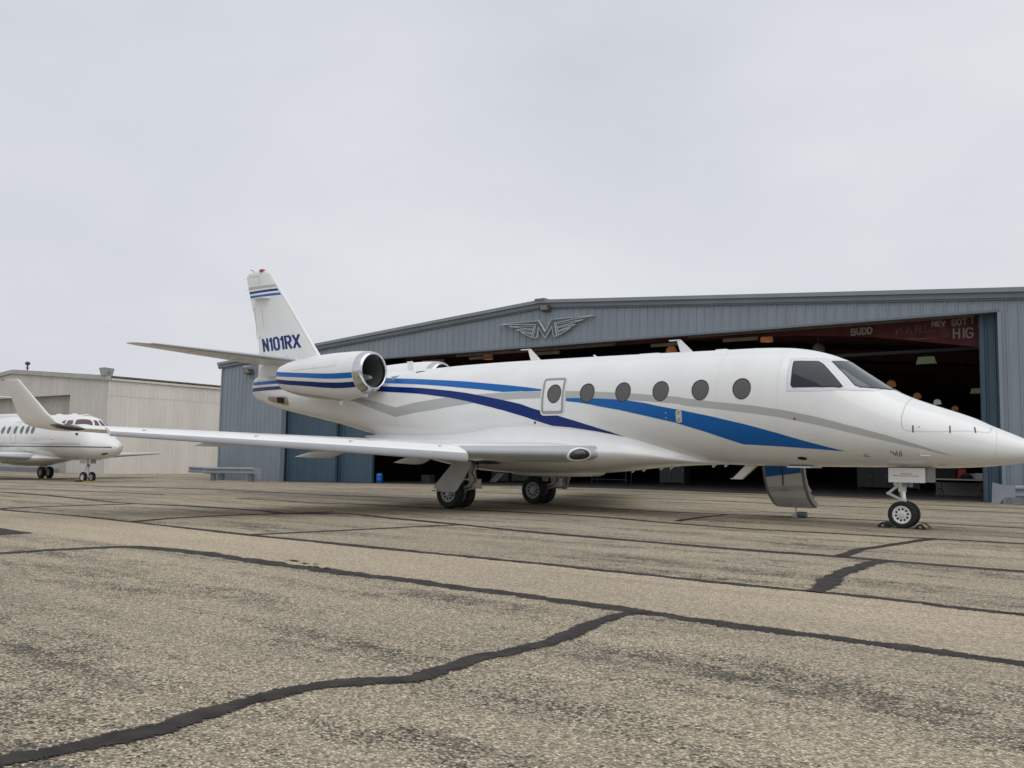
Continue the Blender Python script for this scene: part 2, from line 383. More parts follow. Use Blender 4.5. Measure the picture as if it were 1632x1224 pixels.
def seal_material():
    m = bpy.data.materials.new('bitumen_seal'); m.use_nodes = True; nt = m.node_tree; p = nt.nodes['Principled BSDF']; N = nt.nodes.new; L = nt.links.new
    tc = N('ShaderNodeTexCoord'); n = N('ShaderNodeTexNoise'); n.inputs['Scale'].default_value = 9; n.inputs['Detail'].default_value = 6; L(tc.outputs['Object'], n.inputs['Vector'])
    r = N('ShaderNodeValToRGB'); r.color_ramp.elements[0].position = .3; r.color_ramp.elements[0].color = (.018, .0155, .0145, 1); r.color_ramp.elements[1].position = .78; r.color_ramp.elements[1].color = (.060, .051, .045, 1); L(n.outputs['Fac'], r.inputs[0]); L(r.outputs[0], p.inputs['Base Color']); p.inputs['Roughness'].default_value = .75; p.inputs['Specular IOR Level'].default_value = .2
    b = N('ShaderNodeBump'); b.inputs['Strength'].default_value = .3; b.inputs['Distance'].default_value = .01; n2 = N('ShaderNodeTexNoise'); n2.inputs['Scale'].default_value = 60; L(tc.outputs['Object'], n2.inputs['Vector']); L(n2.outputs['Fac'], b.inputs['Height']); L(b.outputs[0], p.inputs['Normal'])
    # frayed border: stones of the apron show through where the bitumen thins out
    at = N('ShaderNodeAttribute'); at.attribute_name = 'core'; vo = N('ShaderNodeTexVoronoi'); vo.inputs['Scale'].default_value = 90; L(tc.outputs['Object'], vo.inputs['Vector'])
    sp = N('ShaderNodeSeparateColor'); L(vo.outputs['Color'], sp.inputs[0])
    m1 = N('ShaderNodeMath'); m1.operation = 'MULTIPLY_ADD'; m1.inputs[1].default_value = .42; L(sp.outputs[0], m1.inputs[0]); L(at.outputs['Fac'], m1.inputs[2])
    n3 = N('ShaderNodeTexNoise'); n3.inputs['Scale'].default_value = 14; n3.inputs['Detail'].default_value = 4; L(tc.outputs['Object'], n3.inputs['Vector'])
    m2 = N('ShaderNodeMath'); m2.operation = 'MULTIPLY_ADD'; m2.inputs[1].default_value = .5; L(n3.outputs['Fac'], m2.inputs[0]); L(m1.outputs[0], m2.inputs[2])
    m3 = N('ShaderNodeMath'); m3.operation = 'GREATER_THAN'; m3.inputs[1].default_value = .62; L(m2.outputs[0], m3.inputs[0]); L(m3.outputs[0], p.inputs['Alpha'])
    return m
xs = sorted(set([-1500, -700, -300, -150, -100]+list(range(-80, 61, 4))+[80, 120, 300, 700, 1500])); ys = sorted(set([-1500, -500, -100, -30]+list(range(-12, 101, 4))+[150, 300, 700, 1500]))
V = [(x, y, gz(x, y)) for y in ys for x in xs]; nx = len(xs)
apron = new_obj('apron', V, [(j*nx+i, j*nx+i+1, (j+1)*nx+i+1, (j+1)*nx+i) for j in range(len(ys)-1) for i in range(nx-1)], apron_material(), kind='structure')
SEAL = seal_material()
def ground_z(x, y):      # bilinear height on the apron sheet
    i = max(0, min(len(xs)-2, np.searchsorted(xs, x)-1)); j = max(0, min(len(ys)-2, np.searchsorted(ys, y)-1))
    u = (x-xs[i])/(xs[i+1]-xs[i]); v = (y-ys[j])/(ys[j+1]-ys[j])
    return (gz(xs[i], ys[j])*(1-u)+gz(xs[i+1], ys[j])*u)*(1-v)+(gz(xs[i], ys[j+1])*(1-u)+gz(xs[i+1], ys[j+1])*u)*v
SEALS = [
    ((.20, .11),[(-3.65,8.87),(-3.06,8.55),(-2.28,7.92),(-1.61,7.39),(-1.03,6.99),(-0.51,6.60),(0.02,6.20),(0.37,5.94),(0.80,5.59),(1.08,5.34),(1.38,5.09),(1.67,4.90),(1.93,4.69),(2.17,4.52),(2.46,4.30),(4.6,2.7)]),
    (.17,[(-6.5,5.6),(-4.62,8.13),(-4.25,8.53),(-3.85,8.84),(-3.65,8.87)]),
    ((.14, .07),[(-11.5,16.8),(-8.14,14.26),(-7.21,13.63),(-6.08,12.88),(-5.11,12.08),(-4.03,11.22),(-3.01,10.40),(-2.13,9.77),(-1.01,8.95),(0.03,8.22),(0.99,7.49),(1.86,6.82),(2.36,6.50),(2.85,6.10),(3.27,5.70),(7.3,2.7)]),
    ((.22, .10),[(-13.13,22.93),(-10.37,20.09),(-7.64,17.15),(-5.65,15.98),(-4.20,15.03),(-3.55,14.34),(-2.71,14.67),(-1.81,13.72),(-0.64,12.55),(0.03,11.80),(1.40,10.59),(2.62,9.62),(3.35,9.12),(3.72,8.78),(4.64,8.07),(8.6,5.1)]),
    ((.20, .12),[(-5.95,19.52),(-3.96,17.99),(-2.61,17.44),(0.04,15.91),(1.45,14.97),(2.32,13.90),(3.32,12.85),(4.64,12.04),(5.50,11.54),(6.34,11.01),(10,8.3)]),
    ((.18, .14),[(-1.62,20.32),(0.04,19.00),(2.27,17.18),(3.73,16.40),(5.30,15.74),(6.72,14.98),(8.01,13.90),(12,11)]),
    (.15,[(1.46,23.78),(4.52,22.33),(7.10,20.44),(8.99,19.71),(10.72,18.59),(14,16.2)]),
    (.16,[(-0.29,30.96),(3.72,28.22),(9.07,26.11),(13.37,23.16)]),
    (.2,[(-14.24,30.46),(-9.80,27.10),(-4.92,22.30),(-1.64,20.64)]),
    ((.115, .105),[(-1.75,2.3),(-1.50,2.71),(-1.40,2.81),(-1.29,2.91),(-1.17,3.06),(-1.07,3.26),(-0.93,3.47),(-0.73,3.67),(-0.54,3.75),(-0.39,3.82),(-0.27,4.00),(-0.14,4.19),(0.02,4.35),(0.19,4.58),(0.38,4.91),(0.55,5.23),(0.73,5.50),(0.89,5.56)]),
    (0.15,[(2.22,6.54),(2.39,6.82),(2.70,7.44),(3.12,8.09),(3.46,8.53),(3.66,8.72)]),
    (0.11,[(3.38,9.15),(3.68,9.60),(3.86,9.90),(4.23,10.25),(4.76,10.81),(5.52,11.59)]),
    (0.1,[(2.66,14.13),(3.00,14.81),(3.98,16.28)]),
    (.12,[(-5.11,12.08),(-4.84,12.93),(-4.21,13.84),(-3.65,14.31),(-2.99,15.02)]),
    (.08,[(-3.07,10.39),(-2.40,10.98),(-1.73,11.62),(-0.97,12.35),(-0.64,12.55)]),
    (.11,[(-8.24,14.42),(-7.99,15.10),(-6.96,16.54)]),
    (0.09,[(-16.5,27.5),(-12,24.2),(-8.2,21.2)]), (0.08,[(-22,36.5),(-14,30.6),(-7,25.4)]), (0.08,[(-6,27.4),(0.5,24.6)]),
    (.06,[(6.5,24.6),(8.2,23.2),(11.5,20.8),(15,18)])]
for wi, (wd, pl) in enumerate(SEALS):
    P = [Vector(p) for p in pl]; Q = []
    for k in range(len(P)-1):                # smooth, densify
        p0 = P[max(0, k-1)]; p1 = P[k]; p2 = P[k+1]; p3 = P[min(len(P)-1, k+2)]; n = max(3, int((p2-p1).length/.014) if p1.length < 9.5 else int((p2-p1).length/.12))
        for j in range(n):
            t = j/n; Q.append(.5*((2*p1)+(p2-p0)*t+(2*p0-5*p1+4*p2-p3)*t*t+(3*p1-p0-3*p2+p3)*t**3))
    Q.append(P[-1]); Vv, Ff = [], []
    ph = RNG.uniform(0, 9, 6)
    zl = .0035+.00035*wi
    w0, w1 = wd if isinstance(wd, tuple) else (wd, wd)
    for k, q in enumerate(Q):
        wd = (w0+(w1-w0)*k/len(Q))*1.22
        d = (Q[min(k+1, len(Q)-1)]-Q[max(k-1, 0)]).normalized(); nn = Vector((-d.y, d.x)); s_ = k*.02
        j1 = .18*math.sin(s_*5+ph[0])+.14*math.sin(s_*13+ph[1])+RNG.normal(0, .085); j2 = .18*math.sin(s_*4+ph[2])+.14*math.sin(s_*15+ph[3])+RNG.normal(0, .085)
        a = q+nn*(wd/2*(1+j1)); b = q-nn*(wd/2*(1+j2))
        Vv += [(a.x, a.y, ground_z(a.x, a.y)+zl-.003), (q.x, q.y, ground_z(q.x, q.y)+zl+.002), (b.x, b.y, ground_z(b.x, b.y)+zl-.003)]
        if k: i = 3*k; Ff += [(i-3, i-2, i+1, i), (i-2, i-1, i+2, i+1)]
    so = new_obj('crack_seal', Vv, [f[::-1] for f in Ff], SEAL, apron, True)
    at_ = so.data.attributes.new('core', 'FLOAT', 'POINT'); at_.data.foreach_set('value', [0., 1., 0.]*len(Q))
def blot(pts, z=.006, n=5):
    P = []
    for k in range(len(pts)):
        a, b = pts[k], pts[(k+1) % len(pts)]
        for j in range(n): P.append((a[0]+(b[0]-a[0])*j/n+RNG.normal(0, .02), a[1]+(b[1]-a[1])*j/n+RNG.normal(0, .02)))
    V, F = fill2d(P, .3); o = new_obj('tar_patch', [(x, y, ground_z(x, y)+z) for x, y in V], F, SEAL, apron, False); o.data.attributes.new('core', 'FLOAT', 'POINT').data.foreach_set('value', [.45]*len(V))
blot([(-6.6, 11.2), (-5.79, 10.44), (-5.43, 10.16), (-5.85, 9.5)])
for c in [(-1.93, 7.93), (-1.75, 7.74), (-1.6, 7.5)]:
    blot([(c[0]-.12, c[1]+.06), (c[0], c[1]+.03), (c[0]+.12, c[1]-.08), (c[0]+.01, c[1]-.03)], z=.0062, n=3)

# ------------------------------------------------------------------ steel buildings
def ribbed(name, s0, s1, zb, zt, y, material, parent, pitch=.3048, rib=.032, first=None, axis='s', front=-1):
    """one profiled steel sheet; s along the wall, ribs proud by 'rib' on the front side"""
    pr = [(s0, 0)]
    r0 = first if first is not None else s0+pitch/2
    c = r0
    while c < s1-.03:
        if c > s0+.03: pr += [(c-.030, 0), (c-.016, rib), (c+.016, rib), (c+.030, 0)]
        c += pitch
    pr.append((s1, 0)); V = []; F = []
    for k, (s, d) in enumerate(pr):
        zz0, zz1 = (zb(s) if callable(zb) else zb), (zt(s) if callable(zt) else zt)
        V += [(s, y+front*d, zz0), (s, y+front*d, zz1)]
        if k: F.append((2*k-2, 2*k, 2*k+1, 2*k-1) if front < 0 else (2*k-2, 2*k-1, 2*k+1, 2*k))
    if axis == 'y': V = [(v[1], v[0], v[2]) for v in V]
    return new_obj(name, V, F, material, parent, False)

hangar = empty('aircraft_hangar', (HP0[0], HP0[1], 0), HANG, label='large blue grey ribbed steel hangar with wide open doorway behind the striped jet', category='hangar')
SL, SR, PK, ZPK, ZEV, DEPTH = -35.15, 4.45, -15.34, 6.80, 5.337, 43.
JL, JR, HDR = -30.35, -.12, 5.24
def zroof(s): return ZPK-(.0739 if s > PK else .0666)*abs(s-PK)
PW = .9144
s = SL; k = 0
while s < SR-.05:
    e = min(s+PW, SR)
    cuts = [s]+[c for c in (JL, JR) if s+.02 < c < e-.02]+[e]
    for a, b in zip(cuts[:-1], cuts[1:]):
        over = a >= JL-.03 and b <= JR+.03
        ribbed('wall_panel', a+.0015, b-.0015, (HDR if over else -.6), lambda q: zroof(q)-.10, 0., WALL, hangar, first=s+PW/6)
    s = e
# flashing above, below and beside the opening
hb = MB()
hb.box((JL, -.045, HDR-.05), (JR, .22, HDR+.012)); hb.build('door_head_flashing', TRIM, hangar)
for js in (JL, JR): MB().box((js-.045, -.05, -.6), (js+.045, .22, HDR-.055)).build('door_jamb_flashing', WALL, hangar)
MB().box((SL-.04, -.052, -.6), (SL+.05, .05, zroof(SL)+.02)).build('corner_flashing', WALL, hangar)
MB().box((SR-.05, -.052, -.6), (SR+.04, .05, ZEV+.02)).build('corner_flashing', WALL, hangar)
def rake(name, z0, z1, y0, y1, material, s_a=SL-.25, s_b=SR+.25):
    for a, b in ((s_a, PK), (PK, s_b)):
        p = [(a, zroof(a)+z0), (b, zroof(b)+z0), (b, zroof(b)+z1), (a, zroof(a)+z1)]
        V = [(q[0], y0, q[1]) for q in p]+[(q[0], y1, q[1]) for q in p]
        new_obj(name, V, [(0, 1, 2, 3), (7, 6, 5, 4), (0, 4, 5, 1), (1, 5, 6, 2), (2, 6, 7, 3), (3, 7, 4, 0)], material, hangar, False)
rake('rake_trim', -.115, .035, -.12, .02, TRIM); rake('rake_cap', .036, .16, -.19, .02, TRIML); rake('rake_drip', -.165, -.117, -.075, -.036, TRIM)
rake('roof_sheet', .05, .13, .022, DEPTH, TRIM)
rake('roof_lining', -.02, .045, .024, DEPTH, ROOFIN, SL, SR)
MB().box((PK-.22, -.22, zroof(PK)+.13), (PK+.22, .3, zroof(PK)+.20)).build('ridge_cap', TRIM, hangar)
ribbed('side_wall', 0, DEPTH, -.6, zroof(SL), SL, WALL, hangar, axis='y')
ribbed('side_wall', 0, DEPTH, -.6, ZEV, SR, WALL, hangar, axis='y', front=1)
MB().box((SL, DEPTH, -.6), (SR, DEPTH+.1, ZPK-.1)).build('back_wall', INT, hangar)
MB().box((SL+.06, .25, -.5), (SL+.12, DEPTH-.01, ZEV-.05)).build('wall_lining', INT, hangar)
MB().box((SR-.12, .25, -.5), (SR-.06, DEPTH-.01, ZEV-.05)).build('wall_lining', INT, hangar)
hf = [(SL+.13, .1), (SR-.13, .1), (SR-.13, DEPTH-.02), (SL+.13, DEPTH-.02)]
def hz(s, d):
    p = HP0+(-FD)*s+FN*d; return gz(p[0], p[1])
gs = list(np.linspace(SL+.13, SR-.13, 14)); gd = list(np.linspace(.1, DEPTH-.02, 14))
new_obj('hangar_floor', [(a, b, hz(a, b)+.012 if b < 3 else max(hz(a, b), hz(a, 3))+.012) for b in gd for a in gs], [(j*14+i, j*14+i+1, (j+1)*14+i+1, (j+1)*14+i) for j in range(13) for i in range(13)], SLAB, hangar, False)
# sliding door leaves, parked left and right of the opening
def leaf(a, b, y, n):
    o = empty('sliding_door_leaf', (0, 0, 0), parent=hangar)
    q = np.linspace(a, b, n+1)
    for i in range(n): ribbed('door_panel', q[i]+.003, q[i+1]-.003, -.5 if a > -20 else -.34, HDR+.15, y, DOORB, o, pitch=.203, rib=.022)
    MB().box((a-.03, y+.002, -.4), (b+.03, y+.12, HDR+.2)).build('leaf_core', DOORB, o)
    for e_ in (a, b): MB().box((e_-.05, y-.035, -.34), (e_+.05, y-.001, HDR+.15)).build('stile', DOORB, o)
leaf(-31.3, -27.0, .42, 5); leaf(-27.9, -24.95, .72, 4); leaf(-.62, 3.9, .42, 5); leaf(-.70, 3.7, .75, 5)
# rigid frames inside: tapered red rafters
def rafter(yd, name='frame_rafter', deep=1.0, mat_=REDST):
    for sgn, ev in ((-1, SL), (1, SR)):
        col_s = ev-sgn*.25
        st = [0, .12, .25, .5, .8, 1]; dep = [deep, .86*deep, .62*deep, .5, .42, .42]
        pr = []
        for t in st:
            s_ = col_s+(PK-col_s)*t; pr.append((s_, zroof(s_)-.03))
        for t, d in list(zip(st, dep))[::-1]:
            s_ = col_s+(PK-col_s)*t; pr.append((s_, zroof(s_)-.03-d))
        n = len(pr); V = [(a, yd-.012, b) for a, b in pr]+[(a, yd+.012, b) for a, b in pr]
        F = [tuple(range(n)), tuple(range(n, 2*n))[::-1]]+[(i, n+i, n+(i+1) % n, (i+1) % n) for i in range(n)]
        web = new_obj(name, V, F, mat_, hangar, False)
        m2 = MB(); lo = pr[len(st):]
        for p, q in zip(lo[:-1], lo[1:]):
            m2.add([(p[0], yd-.11, p[1]-.02), (q[0], yd-.11, q[1]-.02), (q[0], yd+.11, q[1]-.02), (p[0], yd+.11, p[1]-.02), (p[0], yd-.11, p[1]), (q[0], yd-.11, q[1]), (q[0], yd+.11, q[1]), (p[0], yd+.11, p[1])],
                   [(0, 3, 2, 1), (4, 5, 6, 7), (0, 1, 5, 4), (1, 2, 6, 5), (2, 3, 7, 6), (3, 0, 4, 7)])
        m2.build('flange', mat_, web)
        MB().box((col_s-.2, yd-.1, -.5), (col_s+.2, yd+.1, zroof(col_s)-.05)).build('frame_column', mat_, hangar)
for yd in (7.5, 14.5, 21.5, 28.5, 35.5): rafter(yd)
# first frame: deep girder carrying brush-painted words
gy = 1.15
gp = [(-23.5, 5.32), (-9, 5.36), (-.66, 5.36), (-.66, 4.36), (-1.7, 4.55), (-3.8, 4.90), (-6.0, 5.10), (-9, 5.2), (-23.5, 5.22)]
V = [(a, gy-.012, b) for a, b in gp]+[(a, gy+.012, b) for a, b in gp]; n = len(gp)
girder = new_obj('door_girder', V, [tuple(range(n))[::-1], tuple(range(n, 2*n))]+[(i, (i+1) % n, n+(i+1) % n, n+i) for i in range(n)], REDST, hangar, False); fix_normals(girder)
gl = [(-.66, 4.62), (-12, 4.62), (-23.5, 4.62)]
fm = MB()
for p, q in zip(gl[:-1], gl[1:]): fm.box((q[0], 3.2, min(p[1], q[1])-.05), (p[0], 3.32, min(p[1], q[1])+.05))
fm.build('girt_rail', STEELD, hangar)
MB().box((JL, .26, HDR-.015), (-.75, .36, HDR+.10)).build('door_track', OCHRE, hangar)
MB().box((-9.6, .46, HDR-.06), (-.8, .54, HDR+.03)).build('door_track', OCHRE, hangar)
MB().box((-20, .5, HDR-.12), (-12.5, .6, HDR-.02)).build('door_track', OCHRE, hangar)
def paint(words, s0, z0, h, wst, m_, tilt=0., wide=1., gap=.24):
    gl_, _ = text_quads(words, h, wst, gap, wide, 1); c_, s_ = math.cos(tilt), math.sin(tilt)
    vv, ff = [], []
    for i, q4 in enumerate([q for g_ in gl_ for q in g_]):
        b = len(vv); vv += [(s0+a*c_-q*s_, gy-.016-.0003*i, z0+a*s_+q*c_) for a, q in q4]; ff.append((b, b+1, b+2, b+3))
    return new_obj('painted_letters', vv, ff, m_, girder, False, label='letters brushed on the red girder: '+words)
paint('GOT I', -1.50, 5.07, .155, .036, CHALK, .04, 1.15)
paint('HIG', -1.47, 4.70, .27, .046, CHALK, -.02, 1.1)
paint('NEV', -2.04, 5.10, .13, .04, CHALK, -.06, 1.25)
paint('KARL', -3.04, 4.90, .20, .022, CHALKD, .05, 1.5, .35)
paint('BUDD', -4.36, 4.99, .19, .045, CHALK, .02, 1.15)
for a, b in (((-3.0, 4.71), (-2.0, 4.73)),): pass
strk = MB(); 
for q in range(5):
    p = ribbon([(-1.86+.03*q, 5.02-.07*q), (-1.66+.02*q, 5.07-.07*q)], .022); strk.add([(a, gy-.017-.0004*q, b) for a, b in p], [tuple(range(len(p)))])
p = ribbon([(-2.75, 4.76), (-2.3, 4.74), (-1.98, 4.75)], .022); strk.add([(a, gy-.0195, b) for a, b in p], [tuple(range(len(p)))])
fix_normals(strk.build('painted_strokes', CHALKD, girder))
# small timber blocks / purlins seen under the header
for s0 in (-22, -19.4, -16.2, -11.1, -8.4):
    MB().box((s0, .62, 4.98), (s0+1.2, .72, 5.09)).build('track_bracket', OCHRE, hangar)

# ---- winged M emblem above the door
sign = empty('winged_letter_sign', (HP0[0], HP0[1], 0), HANG, label='dark winged letter M emblem with pale edges on the hangar gable', category='sign')
def sign_piece(poly, name):
    a = sum(p[0] for p in poly)/len(poly); b = sum(p[1] for p in poly)/len(poly)
    n = len(poly)
    V = [(x, -.155, z) for x, z in poly]+[(x, -.05, z) for x, z in poly]
    o = fix_normals(new_obj(name, V, [tuple(range(n)), tuple(range(n, 2*n))[::-1]]+[(i, n+i, n+(i+1) % n, (i+1) % n) for i in range(n)], LOGOD, sign, False))
    e_ = MB(); t = .015
    for i in range(n):
        p, q = Vector(poly[i]), Vector(poly[(i+1) % n]); d = (q-p).normalized(); nn = Vector((-d.y, d.x))*t*.5; p2, q2 = p-d*t*.4, q+d*t*.4
        c4 = [p2+nn, q2+nn, q2-nn, p2-nn]; yo = -.160-.0006*i
        e_.add([(c.x, yo, c.y) for c in c4]+[(c.x, -.0495+.0004*i, c.y) for c in c4], [(0, 1, 2, 3), (7, 6, 5, 4), (0, 4, 5, 1), (1, 5, 6, 2), (2, 6, 7, 3), (3, 7, 4, 0)])
    fix_normals(e_.build('pale_edging', LOGOL, o))
MX = -15.11
def mir(poly): return [(2*MX-a, b) for a, b in poly][::-1]
Mshape = [(MX-.46, 5.54), (MX-.33, 6.0), (MX-.37, 6.04), (MX-2.10, 6.168), (MX-.36, 6.168), (MX-.31, 6.168), (MX-.02, 5.74)]
legL = [(MX-.53, 5.53), (MX-.38, 5.53), (MX-.305, 5.92), (MX, 5.50), (MX+.305, 5.92), (MX+.38, 5.53), (MX+.53, 5.53), (MX+.42, 6.03), (MX+2.1, 6.165), (MX+.30, 6.165), (MX, 5.72), (MX-.30, 6.165), (MX-2.1, 6.165), (MX-.42, 6.03)]
sign_piece(legL, 'letter_m')
for f1 in ([(MX-.50, 5.985), (MX-.53, 5.86), (MX-1.15, 5.95), (MX-1.66, 6.05)], [(MX-.545, 5.83), (MX-.575, 5.71), (MX-1.18, 5.855), (MX-1.33, 5.905)], [(MX-.59, 5.68), (MX-.62, 5.56), (MX-.92, 5.70), (MX-1.12, 5.80)]):
    sign_piece(f1, 'feather'); sign_piece(mir(f1), 'feather')

def wall_pack(s_, z_, label, k=1.):
    o = empty('wall_floodlight', (HP0[0], HP0[1], 0), HANG, label=label, category='floodlight', group='floodlights on the hangar front')
    MB().add([(s_-.19*k, -.05, z_+.12*k), (s_+.19*k, -.05, z_+.12*k), (s_+.19*k, -.34*k, z_+.12*k), (s_-.19*k, -.34*k, z_+.12*k), (s_-.19*k, -.05, z_-.12*k), (s_+.19*k, -.05, z_-.12*k), (s_+.19*k, -.22*k, z_-.06*k), (s_-.19*k, -.22*k, z_-.06*k)],
             [(0, 1, 2, 3), (7, 6, 5, 4), (0, 4, 5, 1), (1, 5, 6, 2), (2, 6, 7, 3), (3, 7, 4, 0)]).build('housing', FLOOD, o)
    MB().add([(s_-.16*k, -.335*k, z_+.10*k), (s_+.16*k, -.335*k, z_+.10*k), (s_+.16*k, -.232*k, z_-.05*k), (s_-.16*k, -.232*k, z_-.05*k)], [(0, 1, 2, 3)]).build('lens', FLOODG, o)
    MB().cyl((s_, -.0, z_-.02), (s_, -.06, z_-.02), .05*k).build('mount', FLOOD, o)
wall_pack(-15.1, 6.60, 'boxy floodlight above the winged letter emblem near the gable peak')
wall_pack(-32.8, 5.03, 'boxy floodlight on the grey wall behind the jet tail', 1.15)
MB().cyl((-32.55, -.03, 4.55), (-32.55, -.03, 5.0), .02).build('conduit', FLOOD, hangar)

# ---- guard rails in front of the hangar
def guardrail(s0, s1, y0, ztop, posts, label, flare=None, end=None):
    o = empty('guard_rail', (HP0[0], HP0[1], 0), HANG, label=label, category='guard rail', group='guard rails before the hangar')
    prof = [(-.0, .155), (-.045, .15), (-.085, .11), (-.085, .07), (-.02, .02), (-.02, -.02), (-.085, -.07), (-.085, -.11), (-.045, -.15), (0, -.155)]
    rings = []
    for s_ in (s0, s1): rings.append([(s_, y0+a, ztop(s_)-.16+b) for a, b in prof]+[(s_, y0+.012+a, ztop(s_)-.16+b) for a, b in prof[::-1]])
    V, F = loft(rings); fix_normals(new_obj('rail_beam', V, F, GALV, o, False))
    if flare is not None:
        e0 = flare; dr = .42 if flare == s1 else -.42
        hh = .155
        P = [(e0, ztop(e0)-.16+hh), (e0+dr*.6, ztop(e0)-.16+hh), (e0+dr*1.25, ztop(e0)-.16+hh+.06*(flare == s0)), (e0+dr*1.3, ztop(e0)-.16-hh-.20), (e0+dr*.95, ztop(e0)-.16-hh-.22), (e0+dr*.6, ztop(e0)-.16-hh), (e0, ztop(e0)-.16-hh)]
        mb = MB(); mb.plate([(a, y0-.10, b) for a, b in P], (0, 1, 0), .022); fix_normals(mb.build('end_terminal', GALV, o))
    for ps in posts:
        g0 = hz(ps, y0)-.3
        MB().box((ps-.13, y0+.015, g0), (ps+.13, y0+.16, ztop(ps)-.10)).build('post', GALVD, o)
        MB().box((ps-.13, y0+.005, g0), (ps-.105, y0+.013, ztop(ps)-.33)).build('post_face', GALV, o)
    return o
guardrail(-34.1, -30.2, -1.5, lambda s: .34+(s+34)*.012, (-33.5, -30.6), 'grey guard rail before the left end of the hangar wall', flare=-30.2)
guardrail(-36.5, -33.0, -.75, lambda s: .34, (-33.9,), 'short dark guard rail standing just behind the left hangar rail')
guardrail(.27, 4.6, -1.0, lambda s: .50, (.85, 2.9), 'pale guard rail beside the right hangar door jamb', flare=.27)

# ---- high bay lamps
def px_ray(px, py):
    return _r2*((px-816)/FPX)+_u2*(-(py-612)/FPX)+_f
def at_depth(px, py, dep):
    d = px_ray(px, py); nn = Vector((FN[0], FN[1], 0)); t = (dep+float(HP0@FN))/d.dot(nn); return Vector((0, 0, EYE))+d*t
LAMPS = [(7.2,), ]
lampspec = [(-7.79, 3.0, 5.36, 'c', 'copper high bay lamp above the jet cockpit roof, nearest the door'), (-12.28, 4.6, 5.38, 'c', 'copper high bay lamp just above the jet fuselage top, beside the blade antenna'), (-7.24, 17.9, 4.9, 'c', 'copper high bay lamp at the foot of the jet windscreen'),
            (-7.85, 26.1, 4.9, 'c', 'copper high bay lamp above the jet nose, second from the windscreen'), (-7.91, 31.7, 4.9, 'a', 'silvery high bay lamp above the jet nose'), (-8.13, 38.4, 4.9, 'c', 'farthest small copper high bay lamp above the jet nose'),
            (-20.53, 3.3, 5.46, 'c', 'dim copper high bay lamp under the left half of the door header'), (-3.71, 8.4, 4.9, 'b', 'pale green fluorescent bay lamp under the red girder'), (-4.44, 23.8, 4.9, 'b', 'small green fluorescent bay lamp beside the right door leaf'), (-6.54, 4.8, 5.15, 'd', 'dull round bay lamp behind the cockpit roof')]
for s_, d_, z_, kd, lab in lampspec:
    o = empty('high_bay_lamp', (*(HP0+(-FD)*s_+FN*d_), z_), HANG, label=lab, category='lamp', group='lamps hanging in the hangar')
    mt = {'c': COPPER, 'a': ALUM, 'b': ALUM, 'd': FLOODG}[kd]
    if kd == 'b':
        pr = [(-.34, -.14), (.34, -.14), (.27, .13), (-.27, .13)]
        V = [(x, -.13 if z < 0 else -.07, z) for x, z in pr]+[(x, .13 if z < 0 else .07, z) for x, z in pr]
        fix_normals(new_obj('shade', V, [(0, 1, 2, 3), (7, 6, 5, 4), (1, 5, 6, 2), (2, 6, 7, 3), (3, 7, 4, 0)], LAMPB, o, False))
        MB().box((-.3, -.1, -.142), (.3, .1, -.12)).build('lens', FLOODG, o)
    else:
        MB().lathe([(.17, .03), (.165, .08), (.13, .145), (.06, .195), (-.03, .215), (-.12, .22), (-.125, .212), (-.03, .205), (.1, .14), (.15, .05)], 'z', n=24).build('shade', mt, o, True)
        MB().lathe([(-.05, .01), (-.06, .05), (.0, .07), (.1, .05), (.12, .01)], 'z', n=12).build('bulb', FLOODG, o, True)
    MB().cyl((0, 0, .14), (0, 0, zroof(s_)-z_-.06), .012, n=6).build('hanger', STEELD, o)
    MB().cyl((0, 0, .16), (0, 0, .36), .07, n=12).build('ballast', STEELD, o)

# ---- things standing in the hangar
def hth(name, s_, d_, lab, cat, rz=0., group=None):
    p = HP0+(-FD)*s_+FN*d_
    o = empty(name, (p[0], p[1], max(hz(s_, d_), hz(s_, 3))+.014 if d_ > 3 else hz(s_, d_)+.014), HANG+rz, label=lab, category=cat)
    if group: o['group'] = group
    return o
b = hth('plastic_barrel', -24.72, 1.0, 'blue plastic barrel just inside the left sliding door', 'barrel')
MB().lathe([(0, .02), (0, .125), (.03, .14), (.13, .143), (.14, .15), (.16, .143), (.27, .143), (.28, .15), (.30, .143), (.37, .14), (.41, .12), (.415, .02)], 'z', n=24).build('drum', BLUEP, b, True)
MB().cyl((.06, 0, .412), (.06, 0, .435), .025, n=10).build('bung', BLUEP, b)
tb = hth('folding_table', -1.93, 4.2, 'folding work table inside the right end of the hangar', 'table')
MB().bevbox((-.85, -.38, .515), (.85, .38, .555)).build('table_top', BOXW, tb)
for sx in (-.62, .62):
    lg = MB()
    for sy in (-.3, .3): lg.tube([(sx, sy, .515), (sx, sy, .22), (sx+.09, sy, 0)], .016); lg.tube([(sx, sy, .22), (sx-.09, sy, 0)], .016)
    lg.tube([(sx, -.3, .22), (sx, .3, .22)], .014).build('leg', STEELD, tb)
def carton(name, s_, d_, z_, a, b_, c_, m_, lab, cat, lid=True):
    p = HP0+(-FD)*s_+FN*d_
    o = empty(name, (p[0], p[1], z_), HANG, label=lab, category=cat)
    MB().bevbox((-a/2, -b_/2, 0), (a/2, b_/2, c_*.8 if lid else c_), .015).build('body', m_, o)
    if lid: MB().bevbox((-a/2-.012, -b_/2-.012, c_*.8+.001), (a/2+.012, b_/2+.012, c_), .015).build('lid', m_, o)
    return o
TZ = max(hz(-1.9, 4.2), hz(-1.9, 3))+.014+.557
carton('storage_tote', -1.62, 4.3, TZ, .34, .3, .17, BOXW, 'off white tote at the right of the folding table', 'tote')
carton('tool_box', -1.95, 4.42, TZ+.0, .34, .24, .30, TOOLRED, 'red tool box standing on the folding table', 'tool box')
